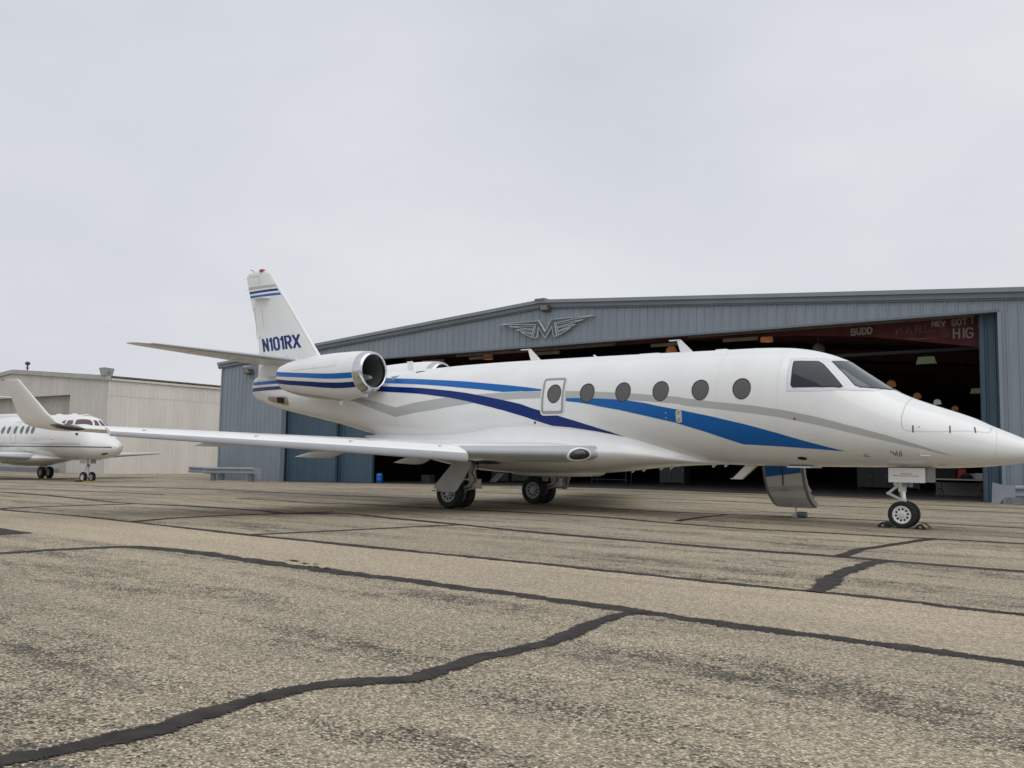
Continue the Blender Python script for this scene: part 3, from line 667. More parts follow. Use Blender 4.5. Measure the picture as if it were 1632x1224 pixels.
carton('flat_carton', -1.32, 4.15, TZ, .30, .28, .19, BOXW, 'white carton on the right end of the folding table', 'carton', False)
p = HP0+(-FD)*-1.72+FN*4.0
bag = empty('canvas_bag', (p[0], p[1], TZ), HANG, label='black canvas bag with handle on the folding table', category='bag')
rings = []
for xq, hq, wq in ((-.17, .10, .05), (-.15, .13, .09), (-.06, .165, .10), (.06, .165, .10), (.15, .13, .09), (.17, .10, .05)):
    rings.append([(xq, wq*math.cos(R(a)), .5*hq+.5*hq*math.sin(R(a))) for a in range(0, 360, 30)])
V, F = loft(rings); fix_normals(new_obj('body', V, F, BAGK, bag, True))
MB().tube([(-.07, 0, .15), (-.05, 0, .21), (.05, 0, .21), (.07, 0, .15)], .01).build('handle', BAGK, bag)
carton('storage_crate', -2.35, 4.3, TZ, .62, .34, .34, BAGK, 'large black crate on the left end of the folding table', 'crate')
carton('low_cabinet', -1.95, 5.2, TZ-.56, 1.7, .5, .42, mat('dull_cabinet_grey', (.2, .19, .17), .7), 'low dull grey cabinet behind the folding table legs', 'cabinet')
def cabinet(s_, d_, a, b_, c_, m_, lab, doors=2, cat='cabinet', name='storage_cabinet'):
    o = hth(name, s_, d_, lab, cat)
    MB().box((-a/2, -b_/2, .06), (a/2, b_/2, c_)).build('body', m_, o)
    for i in range(doors):
        w_ = a/doors; x0 = -a/2+i*w_
        d2 = MB().bevbox((x0+.012, -b_/2-.02, .09), (x0+w_-.012, -b_/2-.001, c_-.03), .008).build('door', m_, o)
        MB().box((x0+w_-.07, -b_/2-.045, c_*.5), (x0+w_-.05, -b_/2-.021, c_*.5+.15)).build('handle', FLOODG, d2)
    for sx in (-1, 1):
        for sy in (-1, 1): MB().box((sx*(a/2-.05)-.03, sy*(b_/2-.05)-.03, 0), (sx*(a/2-.05)+.03, sy*(b_/2-.05)+.03, .059)).build('foot', STEELD, o)
cabinet(-22.4, 7, 1.0, .5, 1.25, STEELD, 'dark steel cabinet nearest the blue barrel')
cabinet(-21.2, 7, 1.0, .5, 1.25, STEELD, 'dark steel cabinet second from the blue barrel')
cabinet(-19.9, 7.2, 1.3, .6, 1.1, mat('olive_grey', (.09, .085, .07), .6), 'olive grey chest left of the near main landing gear', 1, 'chest', 'tool_chest')
cabinet(-14.3, 9, 1.2, .6, 1.05, STEELD, 'low dark steel cabinet between the two main landing gears')
cabinet(-8.9, 8.0, .95, .6, .95, BOXB, 'brown wooden locker seen under the jet belly', 2, 'locker', 'wooden_locker')
cabinet(-5.7, 11, 2.4, .7, .9, STEELD, 'long dark bench cupboard seen left of the nose landing gear', 4, 'cupboard', 'bench_cupboard')
carton('dark_carton', -24.0, 3.4, hz(-24, 3)+.014, .5, .4, .34, STEELD, 'dark carton beside the blue barrel', 'carton', False)
rk = hth('parts_rack', -17.2, 8.4, 'dark parts rack behind the near main landing gear', 'rack')
for z_ in (.15, .55, .95): MB().box((-.9, -.25, z_), (.9, .25, z_+.03)).build('shelf', STEELD, rk)
for sx in (-.9, .9):
    for sy in (-.24, .24): MB().box((sx-.02, sy-.02, 0), (sx+.02, sy+.02, 1.3)).build('upright', STEELD, rk)
# ------------------------------------------------------------------ beige hangar on the left
BZ = -.45
beige = empty('beige_hangar', (-24.68, 54.106, BZ), HANG, label='beige ribbed steel hangar with low gable behind the second jet', category='hangar')
# local x to the right along the gable (wall lies at x<0), y back along the long side
def bzr(s): return 5.93+(6.93-5.93)*min(1, max(0, (-s)/12.9)) if s > -12.9 else 6.93-(6.93-5.93)*(-s-12.9)/12.9
s = -25.8
while s < -.02:
    e = min(s+.9144, 0)
    hole = s > -21.5 and e < -4.3
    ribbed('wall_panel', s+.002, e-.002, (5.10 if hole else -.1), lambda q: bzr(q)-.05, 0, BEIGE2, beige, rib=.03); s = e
y = 0
while y < 26:
    e = y+.9144
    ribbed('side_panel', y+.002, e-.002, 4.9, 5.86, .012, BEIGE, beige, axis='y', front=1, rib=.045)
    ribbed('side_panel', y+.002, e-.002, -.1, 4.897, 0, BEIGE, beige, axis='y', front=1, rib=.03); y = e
for a, b, nm, z0, z1, y0, y1, m_ in ((-26.1, -12.9, 'rake_trim', -.10, .16, -.16, .0, BEIGED), (-12.9, .12, 'rake_trim', -.10, .16, -.16, .0, BEIGED), (-26.1, -12.9, 'roof_sheet', .10, .18, .001, 26, RUSTY), (-12.9, .2, 'roof_sheet', .10, .18, .001, 26, RUSTY)):
    V = [(a, y0, bzr(a)+z0), (b, y0, bzr(b)+z0), (b, y0, bzr(b)+z1), (a, y0, bzr(a)+z1)]; V += [(p[0], y1, p[2]) for p in V]
    new_obj(nm, V, [(0, 1, 2, 3), (7, 6, 5, 4), (0, 4, 5, 1), (1, 5, 6, 2), (2, 6, 7, 3), (3, 7, 4, 0)], m_, beige, False)
MB().box((.022, .02, 5.845), (.14, 26, 5.98)).build('eave_trim', BEIGE, beige)
MB().box((-.05, -.05, -.1), (.05, .01, 5.88)).build('corner_flashing', BEIGE, beige)
for i in range(60): MB().box((.03, .2+i*.43, 5.99), (.17, .34+i*.43, 6.10)).build('roof_rib_end', RUSTY, beige)
MB().box((.004, 0, -.2), (.06, 26, .10)).build('base_strip', RUSTY, beige)
MB().box((-25.7, .62, -.1), (-.1, .72, 5.85)).build('door_backing', RUSTY, beige)
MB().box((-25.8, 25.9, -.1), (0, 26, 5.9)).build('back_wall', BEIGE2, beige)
q = np.linspace(-21.5, -4.4, 7)
for i in range(6): ribbed('door_panel', q[i]+.003, q[i+1]-.003, -.1, 5.15, .35, BEIGED, beige, pitch=.25, rib=.03)
MB().box((-21.5, .02, 5.1), (-4.4, .5, 5.2)).build('door_head', BEIGED, beige)
MB().box((-4.42, .001, -.1), (-4.36, .5, 5.1)).build('door_jamb', BEIGED, beige)
MB().box((-9.1, .30, .0), (-8.2, .345, 2.1)).build('personnel_door', BEIGED, beige)
br = empty('guard_rail', (-24.68, 54.106, BZ), HANG, label='blue grey guard rail at the foot of the beige hangar doors', category='guard rail', group='guard rails before the hangar')
MB().box((-15.5, -.6, .05), (-4.7, -.5, .33)).build('rail_beam', GALVD, br)
for x_ in (-15, -12, -9, -6): MB().box((x_-.08, -.495, -.1), (x_+.08, -.35, .3)).build('post', GALVD, br)
fl = empty('corner_floodlight', (-24.68, 54.106, BZ), HANG, label='grey floodlight on a bracket at the beige hangar corner', category='floodlight')
MB().tube([(.05, 0, 5.8), (.05, 0, 6.15), (.1, 0, 6.45)], .05).build('bracket', FLOODG, fl)
MB().add([(-.85, -.3, 6.62), (-.15, -.3, 6.62), (-.1, .3, 6.58), (-.8, .3, 6.62), (-.65, -.25, 6.12), (-.2, -.25, 6.12), (-.2, .25, 6.15), (-.6, .25, 6.12)], [(0, 1, 2, 3), (7, 6, 5, 4), (0, 4, 5, 1), (1, 5, 6, 2), (2, 6, 7, 3), (3, 7, 4, 0)]).build('lamp_head', FLOODG, fl)
MB().cyl((-.15, 0, 6.35), (.12, 0, 6.42), .06).build('arm', FLOODG, fl)
vt = empty('roof_finial', (-24.68, 54.106, BZ), HANG, label='small dark ventilator on the beige hangar ridge', category='ventilator')
MB().cyl((-12.2, .6, 6.9), (-12.2, .6, 7.55), .04).build('stem', STEELD, vt)
MB().lathe([(7.2, .03), (7.22, .12), (7.26, .12), (7.28, .05), (7.45, .06), (7.5, .17), (7.62, .17), (7.7, .05)], 'z', c=(-12.2, .6, 0), n=14).build('cowl', STEELD, vt, True)

# ------------------------------------------------------------------ aircraft toolkit (x forward, y left, z up)
class Body:
    """tube with a super-elliptic section; stations = (x, z top, z bottom, half width, z of the widest point)"""
    def __init__(s, st, ne=2.2):
        x = [a[0] for a in st]; s.x0, s.x1 = min(x), max(x); s.ne = ne
        s.ZT, s.ZB, s.W, s.ZC = [pchip(x, [a[k] for a in st]) for k in (1, 2, 3, 4)]
    def p(s, x, t, side=-1, off=0.):
        w_, zc = float(s.W(x)), float(s.ZC(x)); h = float(s.ZT(x))-zc if t >= 0 else zc-float(s.ZB(x)); e = 2/s.ne
        return (x, side*(w_+off)*abs(math.cos(t))**e, zc+(h+off)*math.copysign(abs(math.sin(t))**e, t))
    def t_of_z(s, x, z):
        zc = float(s.ZC(x)); h = float(s.ZT(x))-zc if z >= zc else zc-float(s.ZB(x))
        return math.copysign(math.asin(min(1, abs(z-zc)/h)**(s.ne/2)), z-zc)
    def mesh(s, name, material, parent, xs, nt_=80):
        rings = []
        for x in xs:
            r_ = []
            for k in range(nt_):
                a = 2*math.pi*(k+.5)/nt_; t = math.asin(math.sin(a)); r_.append(s.p(x, t, 1 if math.cos(a) >= 0 else -1))
            rings.append(r_)
        V, F = loft(rings); o = fix_normals(new_obj(name, V, F, material, parent, True, sharp=R(60))); return o
    def fn(s, side, off): return lambda x, t: s.p(x, t, side, off)

def yt(u, t): return 5*t*(.2969*math.sqrt(max(u, 0))-.126*u-.3516*u*u+.2843*u**3-.1036*u**4)
US = [0, .002, .006, .012, .022, .036, .055, .085, .13, .19, .27, .36, .46, .57, .68, .79, .89, 1.0]
def foil(le, chord, t, u0=0., u1=1., off=0., camber=.012, twist=0.):
    us = [u0+(u1-u0)*q for q in US]; up, lo = [], []
    for u in us:
        cz = camber*4*u*(1-u)*chord; th = yt(u, t)*chord+off; dz = -twist*(u-.25)*chord
        up.append((le[0]-u*chord+(off if u < .004 else 0), le[1], le[2]+cz+th+dz)); lo.append((le[0]-u*chord+(off if u < .004 else 0), le[1], le[2]+cz-th+dz))
    return up[::-1]+lo[1:]
def wing_mesh(name, secs, material, parent, **k):
    V, F = loft([foil(*s_[:3], **(s_[3] if len(s_) > 3 else {})) for s_ in secs]); return fix_normals(new_obj(name, V, F, material, parent, True, sharp=R(50)))
def le_strip(name, secs, material, parent, u=.05, off=.003):
    rings = []
    for le, c, t in [s_[:3] for s_ in secs]:
        f_ = foil(le, c, t, 0, u, off); rings.append(f_)
    V, F = loft(rings, closed=False, cap=False); return fix_normals(new_obj(name, V, F, material, parent, True, sharp=R(70)))

def wheel(parent, c, r, w_, rim_r, rimmat, out, holes=8):
    prof = [(-w_*.40, rim_r), (-w_*.47, rim_r*1.08), (-w_*.5, (rim_r+r)/2), (-w_*.46, r*.93), (-w_*.34, r*.985), (-w_*.16, r), (-w_*.155, r*.985), (-w_*.13, r*.985), (-w_*.125, r), (w_*.125, r), (w_*.13, r*.985), (w_*.155, r*.985), (w_*.16, r), (w_*.34, r*.985), (w_*.46, r*.93), (w_*.5, (rim_r+r)/2), (w_*.47, rim_r*1.08), (w_*.40, rim_r)]
    MB().lathe(prof, 'y', c, 44).build('tyre', TYRE, parent, True)
    o = out*w_
    rp_ = [(o*.42, rim_r*1.01), (o*.45, rim_r*.97), (o*.40, rim_r*.88), (o*.30, rim_r*.80), (o*.27, rim_r*.45), (o*.34, rim_r*.30), (o*.36, rim_r*.02)]
    m_ = MB().lathe(rp_, 'y', c, 36); m_.lathe([(-o*.42, rim_r*1.01), (-o*.4, rim_r*.9), (-o*.25, rim_r*.8), (-o*.25, rim_r*.02)], 'y', c, 24)
    fix_normals(m_.build('rim', rimmat, parent, True))
    h = MB()
    for k in range(holes):
        a = 2*math.pi*(k+.25)/holes; rr = rim_r*.64
        p_ = Vector((c[0]+rr*math.cos(a), c[1]+o*.30, c[2]+rr*math.sin(a))); h.cyl(p_, p_-Vector((0, o*.12, 0)), rim_r*.13, n=12)
    h.build('rim_hole', BLK, parent)
    MB().cyl((c[0], c[1]+o*.33, c[2]), (c[0], c[1]+o*.41, c[2]), rim_r*.24, rim_r*.2, n=18).build('hub_cap', TYRE, parent, True)

# ------------------------------------------------------------------ the striped business jet
JX, JY, JYAW = 5.9831, 13.5236, -.6306
jet = empty('business_jet', (JX, JY, 0), JYAW, label='large white twin engine business jet with blue and grey stripes parked before the hangar', category='jet')
FST = [(1.95,1.17,1.165,.004,1.167),(1.93,1.20,1.13,.045,1.167),(1.88,1.237,1.097,.095,1.167),(1.80,1.275,1.063,.15,1.168),(1.615,1.354,1.015,.25,1.17),(1.476,1.42,.984,.315,1.18),(1.23,1.532,.951,.42,1.205),(1.03,1.635,.933,.50,1.24),(.77,1.741,.918,.585,1.28),(.455,1.856,.911,.675,1.33),(.142,1.982,.911,.75,1.40),(-.07,2.09,.911,.79,1.45),(-.49,2.375,.906,.855,1.55),(-.79,2.59,.904,.89,1.65),(-1.05,2.704,.903,.91,1.73),(-1.39,2.796,.899,.93,1.81),(-1.71,2.842,.898,.94,1.86),(-2.2,2.868,.90,.945,1.89),(-3,2.876,.915,.945,1.9),(-4.6,2.894,.92,.945,1.905),(-7.1,2.908,.92,.945,1.91),(-8.4,2.896,1.0,.92,1.95),(-9.24,2.874,1.12,.86,2.0),(-10.47,2.85,1.318,.74,2.08),(-11.3,2.845,1.481,.67,2.16),(-12.3,2.84,1.696,.58,2.27),(-13.4,2.87,1.893,.48,2.36),(-14.3,2.92,2.059,.38,2.46),(-15,2.94,2.22,.28,2.56),(-15.4,2.93,2.354,.20,2.62),(-15.58,2.88,2.46,.10,2.64),(-15.62,2.75,2.56,.02,2.65)]
FUS = Body(FST)
fx = sorted(set(list(np.linspace(-15.62, -15.3, 9))+list(np.linspace(-15.3, -8, 46))+list(np.linspace(-8, -2, 30))+list(np.linspace(-2, 1.2, 60))+list(np.linspace(1.2, 1.95, 40))))
fus = FUS.mesh('fuselage', WHITE, jet, fx, 96)
def zband(x0, x1, zl, zu, n=18):
    q = np.linspace(x0, x1, n); return [(x, FUS.t_of_z(x, zl)) for x in q]+[(x, FUS.t_of_z(x, zu)) for x in q[::-1]]
lb1_up = [(-12.2,.98),(-11.3,.93),(-10.477,.828),(-9.724,.737),(-8.789,.630),(-8.050,.556),(-7.314,.471),(-6.852,.415),(-6.405,.356),(-6.070,.306)]
lb1_lo = [(-12.2,.74),(-11.3,.68),(-10.426,.608),(-9.634,.551),(-8.720,.469),(-7.994,.394),(-7.507,.347),(-6.951,.280),(-6.535,.282),(-6.388,.274),(-6.064,.275)]
lb2_up = [(-5.508,.128),(-5.233,.123),(-4.886,.109),(-4.511,.086),(-4.255,.068),(-3.862,.014),(-3.195,-.090),(-2.659,-.194),(-2.182,-.300),(-1.729,-.415),(-1.298,-.530),(-1.021,-.601),(-.804,-.652),(-.655,-.690)]
lb2_lo = [(-5.505,.079),(-5.228,.052),(-4.882,.004),(-4.399,-.063),(-3.868,-.169),(-3.348,-.282),(-2.856,-.440),(-2.544,-.556),(-2.229,-.682),(-1.778,-.700),(-1.328,-.709),(-1.039,-.708),(-.811,-.702)]
db_up = [(-12.2,.62),(-11.3,.56),(-10.442,.498),(-9.591,.442),(-9.132,.411),(-8.345,.336),(-7.843,.276),(-7.362,.200),(-6.905,.123),(-6.506,.050),(-6.360,.012),(-6.068,-.048),(-5.684,-.137),(-5.316,-.232),(-4.982,-.331),(-4.626,-.444),(-4.359,-.548)]
db_lo = [(-12.2,.42),(-11.3,.385),(-10.571,.336),(-9.544,.289),(-9.089,.261),(-8.313,.186),(-7.817,.115),(-7.345,.036),(-6.897,-.035),(-6.506,-.124),(-6.364,-.160),(-6.081,-.244),(-5.815,-.319),(-5.451,-.350),(-5.184,-.388),(-4.905,-.430),(-4.634,-.483)]
g_up = [(-12.0,.22),(-10.966,.104),(-10.393,.032),(-9.861,-.040),(-9.224,.073),(-8.461,.176),(-7.954,.232),(-7.486,.250),(-7.036,.264),(-6.532,.267),(-6.051,.260),(-5.523,.255),(-5.207,.246),(-4.859,.224),(-4.483,.197),(-4.136,.174),(-3.780,.140),(-3.296,.100),(-3.160,.074),(-2.652,.017),(-2.165,-.016),(-1.700,-.050),(-1.257,-.068),(-.834,-.064),(-.430,-.053),(-.043,-.101),(.327,-.205),(.408,-.240),(.620,-.368),(.812,-.541)]
g_lo = [(-12.3,.12),(-11.276,.011),(-10.595,-.121),(-9.880,-.268),(-9.220,-.117),(-8.443,-.004),(-7.695,.077),(-7.351,.114),(-6.906,.131),(-6.514,.143),(-6.035,.142),(-5.509,.136),(-5.194,.125),(-4.848,.111),(-4.474,.085),(-4.129,.065),(-3.776,.038),(-3.294,.004),(-3.159,-.022),(-2.653,-.067),(-2.168,-.121),(-1.705,-.162),(-1.263,-.191),(-.840,-.198),(-.435,-.199),(-.049,-.252),(.322,-.318),(.404,-.334),(.617,-.433)]
WIN = [(-2.190,.215),(-2.898,.209),(-3.615,.209),(-4.337,.212),(-5.063,.216),(-5.767,.219)]
def ell(cx, ct, a, b, n=36): return [(cx+a*math.cos(2*math.pi*k/n), ct+b*math.sin(2*math.pi*k/n)) for k in range(n)]
for sd_ in (-1, 1):
    f2 = lambda off: FUS.fn(sd_, off)
    drape('grey_stripe', g_lo+g_up[::-1], f2(.0025), .055, GREY, jet)
    drape('light_blue_stripe', lb1_lo+lb1_up[::-1], f2(.004), .055, LBLUE, jet)
    drape('light_blue_stripe', lb2_lo+lb2_up[::-1], f2(.004), .055, LBLUE, jet)
    drape('dark_blue_stripe', db_lo+db_up[::-1], f2(.0045), .055, DBLUE, jet)
    drape('light_blue_stripe', zband(-15.55, -13.6, 2.70, 2.785), f2(.004), .05, LBLUE, jet)
    drape('dark_blue_stripe', zband(-15.58, -13.6, 2.545, 2.635), f2(.004), .05, DBLUE, jet)
    ex = empty('emergency_exit', parent=jet) if sd_ < 0 else empty('emergency_exit', parent=jet)
    o1 = rounded([(-6.038, -.107), (-5.553, -.107), (-5.553, .530), (-6.038, .530)], .07, 5); 
    drape('exit_surround', rounded([(-6.062, -.133), (-5.530, -.133), (-5.530, .556), (-6.062, .556)], .09, 5), f2(.006), .06, WHITE, ex)
    i1 = rounded([(-5.992, -.058), (-5.600, -.058), (-5.600, .480), (-5.992, .480)], .035, 5)
    def dens(pl): return [(pl[k][0]+(pl[(k+1) % len(pl)][0]-pl[k][0])*j/8, pl[k][1]+(pl[(k+1) % len(pl)][1]-pl[k][1])*j/8) for k in range(len(pl)) for j in range(8)]
    o1, i1 = dens(o1), dens(i1)
    n = len(o1); V = [f2(.009)(*p_) for p_ in o1]+[f2(.009)(*p_) for p_ in i1]
    fix_normals(new_obj('exit_outline', V, [(k, (k+1) % n, n+(k+1) % n, n+k) for k in range(n)], EXITG, ex, True))
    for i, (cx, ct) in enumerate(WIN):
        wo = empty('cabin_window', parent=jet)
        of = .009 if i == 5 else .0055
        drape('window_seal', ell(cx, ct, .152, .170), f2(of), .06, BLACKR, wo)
        drape('pane', ell(cx+.004, ct-.006, .138, .154), f2(of+.002), .06, GLASS, wo)  # pane off-centre: the wider crescent of seal is painted recess shade
    # cockpit glazing
    cf = empty('cockpit_window', parent=jet)
    cpf = [(-1.497,.854),(-1.185,.979),(-.950,1.141),(-.86,1.30),(-.80,1.545),(-.43,1.545),(-.02,1.545),(-.16,1.10),(-.273,.826),(-.40,.69),(-.527,.586),(-.821,.387),(-1.0,.315),(-1.185,.259),(-1.474,.203),(-1.480,.410),(-1.490,.627)]
    drape('window_surround', cpf, f2(.005), .06, FRAMEG, cf)
    cps = [(-1.426,.805),(-1.238,.862),(-1.074,.935),(-1.001,.898),(-.863,.754),(-.659,.560),(-.70,.503),(-.944,.392),(-1.188,.318),(-1.377,.274),(-1.416,.303),(-1.421,.500),(-1.436,.769)]
    cw = [(-.913,1.059),(-.835,1.17),(-.757,1.34),(-.735,1.53),(-.437,1.53),(-.25,1.53),(-.06,1.53),(-.10,1.25),(-.187,1.046),(-.30,.88),(-.437,.736),(-.518,.716),(-.627,.809),(-.765,.907)]
    def shrink(pl, d):
        c = Vector((sum(p_[0] for p_ in pl)/len(pl), sum(p_[1] for p_ in pl)/len(pl))); out_ = []
        N = len(pl)
        for i in range(N):
            a, b, e = Vector(pl[i-1]), Vector(pl[i]), Vector(pl[(i+1) % N]); dd = ((b-a).normalized()+(e-b).normalized())
            nn = Vector((-dd.y, dd.x)).normalized(); nn = nn if nn.dot(c-b) > 0 else -nn; q_ = b+nn*d; out_.append((q_.x, q_.y))
        return out_
    drape('window_seal', cps, f2(.008), .05, BLACKR, cf); drape('side_pane', shrink(cps, .022), f2(.010), .05, CGLASS, cf)
    drape('window_seal', cw, f2(.008), .05, BLACKR, cf); drape('windscreen_pane', shrink(cw, .020), f2(.010), .05, GLASSW, cf)
    rv = MB()       # rivet heads round the glazing
    def rivets(pl, gap=.034):
        for a, b in zip(pl[:-1], pl[1:]):
            d = math.hypot(b[0]-a[0], b[1]-a[1]); k_ = max(1, int(d/gap))
            for j in range(k_):
                q_ = f2(.0065)(a[0]+(b[0]-a[0])*j/k_, a[1]+(b[1]-a[1])*j/k_); n_ = Vector((0, sd_*.8, .5)).normalized()
                rv.cyl(Vector(q_)-n_*.002, Vector(q_)+n_*.002, .0055, n=5)
    rivets([(-1.470,.84),(-1.185,.952),(-.965,1.105)]); rivets([(-1.468,.83),(-1.472,.5),(-1.455,.232),(-1.185,.285),(-.83,.412),(-.53,.613),(-.40,.715),(-.285,.84)]); rivets([(-1.02,1.0),(-.86,.83),(-.60,.61)]); rivets([(-.955,1.055),(-.80,.89),(-.56,.66)])
    rv.build('rivet_row', SEAM, cf, kind='stuff')
    # nose bay door, radome joint, vents, probes
    nb = empty('nose_bay_door', parent=jet)
    def seam(pl, wd=.006, off=.003, name='seam', m_=SEAM, par=nb):
        V = []; F = []; q_ = []
        for a, b in zip(pl[:-1], pl[1:]):
            k_ = max(1, int(math.hypot(b[0]-a[0], b[1]-a[1])/.05)); q_ += [(a[0]+(b[0]-a[0])*j/k_, a[1]+(b[1]-a[1])*j/k_) for j in range(k_)]
        q_.append(pl[-1])
        for i, p_ in enumerate(q_):
            d = Vector(q_[min(i+1, len(q_)-1)])-Vector(q_[max(i-1, 0)]); d.normalize(); nn = Vector((-d.y, d.x))*wd/2
            V += [f2(off)(p_[0]+nn.x, p_[1]+nn.y), f2(off)(p_[0]-nn.x, p_[1]-nn.y)]
            if i: F.append((2*i-2, 2*i-1, 2*i+1, 2*i))
        return fix_normals(new_obj(name, V, F, m_, par, True, sharp=R(80)))
    seam([(.19, 1.3), (.174, .945), (.158, .636), (.144, .346), (.152, .175), (.18, .105), (.22, .085), (.40, .145), (.63, .232), (.90, .40), (1.17, .61), (1.225, .70), (1.24, .81), (1.24, 1.25)], .009)
    for a, b in (((.296, .255), (.297, .080)), ((.753, .490), (.761, .255)), ((1.047, .715), (1.068, .470))): seam([a, b], .018, .004, 'latch', DARKM)
    drape('lock', ell(.372, .251, .011, .011, 10), f2(.004), .02, DARKM, nb)
    seam([(1.315, -1.5), (1.315, -.9), (1.315, 0), (1.315, .8), (1.315, 1.5)], .007, .002, 'radome_joint', MATS.get('skin_joint_grey') or mat('skin_joint_grey', (.66, .66, .64), .5), jet)
    for xs_ in (-1.62, -2.62, -6.42, -8.75): seam([(xs_, -1.3), (xs_, -.6), (xs_, 0), (xs_, .7), (xs_, 1.5)], .005, .0018, 'skin_joint', mat('skin_joint_grey', (.66, .66, .64), .5), jet)
    seam([(-8.75, -.62), (-6.42, -.62)], .005, .0018, 'skin_joint', MATS['skin_joint_grey'], jet)
    seam([(-8.75, 1.02), (-5, 1.02), (-1.62, 1.02)], .004, .0018, 'skin_joint', MATS['skin_joint_grey'], jet)
    drape('belly_window', ell(-1.363, -1.006, .075, .055, 20), f2(.004), .04, BLK, jet)
    drape('static_port', ell(-1.348, -.162, .018, .018, 12), f2(.005), .03, DARKM, jet)
    drape('drain_port', ell(-6.193, -.256, .024, .024, 14), f2(.006), .03, DARKM, jet)
    fp = empty('filler_panel', parent=jet)
    drape('plate', rounded([(-3.332, -.285), (-3.224, -.285), (-3.224, -.078), (-3.332, -.078)], .05, 4), f2(.0065), .04, mat('brushed_plate', (.55, .54, .50), .4), fp)
    for tt in (-.12, -.235): drape('cap', ell(-3.278, tt, .026, .026, 14), f2(.009), .03, EXITG, fp)
    for tt in (-.122, -.2): drape('fastener', ell(-3.512, tt, .016, .016, 10), f2(.0065), .03, EXITG, jet)
    vn = empty('louvre_vent', parent=jet)
    for k, (x_, t0, t1) in enumerate(((-.02, -.60, -.52), (.005, -.66, -.55), (.03, -.70, -.58), (.055, -.70, -.52), (.085, -.72, -.55), (.112, -.70, -.50))): seam([(x_, t0), (x_+.006, t1)], .011, .004, 'slot', DARKM, vn)
    seam([(-.425, -.79), (-.33, -.79)], .016, .004, 'step_plate', DARKM, jet); drape('probe_base', ell(-.38, -.735, .026, .022, 12), f2(.004), .03, EXITG, jet)
    pr = FUS.p(.376, -.558, sd_); MB().tube([pr, (pr[0]+.0, pr[1]+sd_*.05, pr[2]-.015), (pr[0]+.14, pr[1]+sd_*.06, pr[2]-.02)], .009).build('pitot_probe', STEEL, jet)
    for k in range(4): seam([(.56+.026*k, -1.10), (.568+.026*k, -1.04)], .012, .004, 'vent_slot', DARKM, jet)
    # auxiliary power exhaust
    ap = empty('exhaust_outlet', parent=jet)
    po = rounded([(-14.72, -.30), (-13.80, -.05), (-13.78, -.60), (-14.62, -.62)], .16, 5); drape('bezel', po, f2(.012), .06, EXH, ap)
    pi = rounded([(-14.24, -.20), (-13.92, -.15), (-13.95, -.50), (-14.27, -.53)], .04, 4); drape('outlet', pi, f2(.016), .06, BLK, ap)
    # dorsal scoop
    drape('naca_scoop', [(-9.60, 1.00), (-9.34, 1.09), (-9.52, 1.10), (-9.66, 1.06)], f2(.004), .06, BLK, jet)
    for cx, tt, a in ((-9.0, .40, .12), (-9.15, .60, .14)): pass

# wing to body fairing
FA = [(-2.7,.935,.925,.25),(-3.0,.975,.905,.42),(-3.4,1.09,.885,.63),(-3.86,1.24,.852,.82),(-4.42,1.39,.800,1.02),(-4.9,1.46,.745,1.15),(-5.5,1.52,.70,1.22),(-6.2,1.58,.672,1.25),(-7.0,1.57,.668,1.25),(-7.8,1.47,.70,1.19),(-8.6,1.42,.80,1.10),(-9.4,1.42,.96,.98),(-10.2,1.44,1.14,.84),(-10.9,1.46,1.33,.66)]
FZT, FZB, FW = [pchip([a[0] for a in FA], [a[k] for a in FA]) for k in (1, 2, 3)]
rings = []
for x in np.linspace(-10.9, -2.7, 74):
    zt, zb, wf = float(FZT(x)), float(FZB(x)), float(FW(x)); yT = abs(FUS.p(x, FUS.t_of_z(x, max(zt, float(FUS.ZB(x))+.005)))[1])-.012
    zs = zb+(zt-zb)*.52; wf = max(wf, yT*1.0); h = []
    for k in range(15):
        t = k/14; P0_, P1_, P2_ = (yT, zt), (yT+.02+.1*(wf-yT), zs+.30*(zt-zs)), (wf, zs); h.append(((1-t)**2*P0_[0]+2*t*(1-t)*P1_[0]+t*t*P2_[0], (1-t)**2*P0_[1]+2*t*(1-t)*P1_[1]+t*t*P2_[1]))
    for k in range(1, 15):
        a = math.pi/2*k/14; h.append((wf*math.cos(a)**.85 if k < 14 else 0., zs-(zs-zb)*math.sin(a)**.85))
    rings.append([(x, -a, b) for a, b in h]+[(x, a, b) for a, b in h[-2::-1]])
V, F = loft(rings, closed=False, cap=False); fix_normals(new_obj('belly_fairing', V, F, WHITE, jet, True, sharp=R(70)))
rings = []
for x, hw, zz in ((-7.35,.05,.66),(-7.1,.26,.635),(-6.8,.32,.622),(-5.8,.32,.628),(-5.45,.28,.645),(-5.25,.06,.69)):
    rings.append([(x, hw*a, zz+b) for a, b in ((-1.1, .16), (-1, .03), (-.85, 0), (.85, 0), (1, .03), (1.1, .16))])
V, F = loft(rings); fix_normals(new_obj('keel_fairing', V, F, WHITE, jet, True, sharp=R(50)))

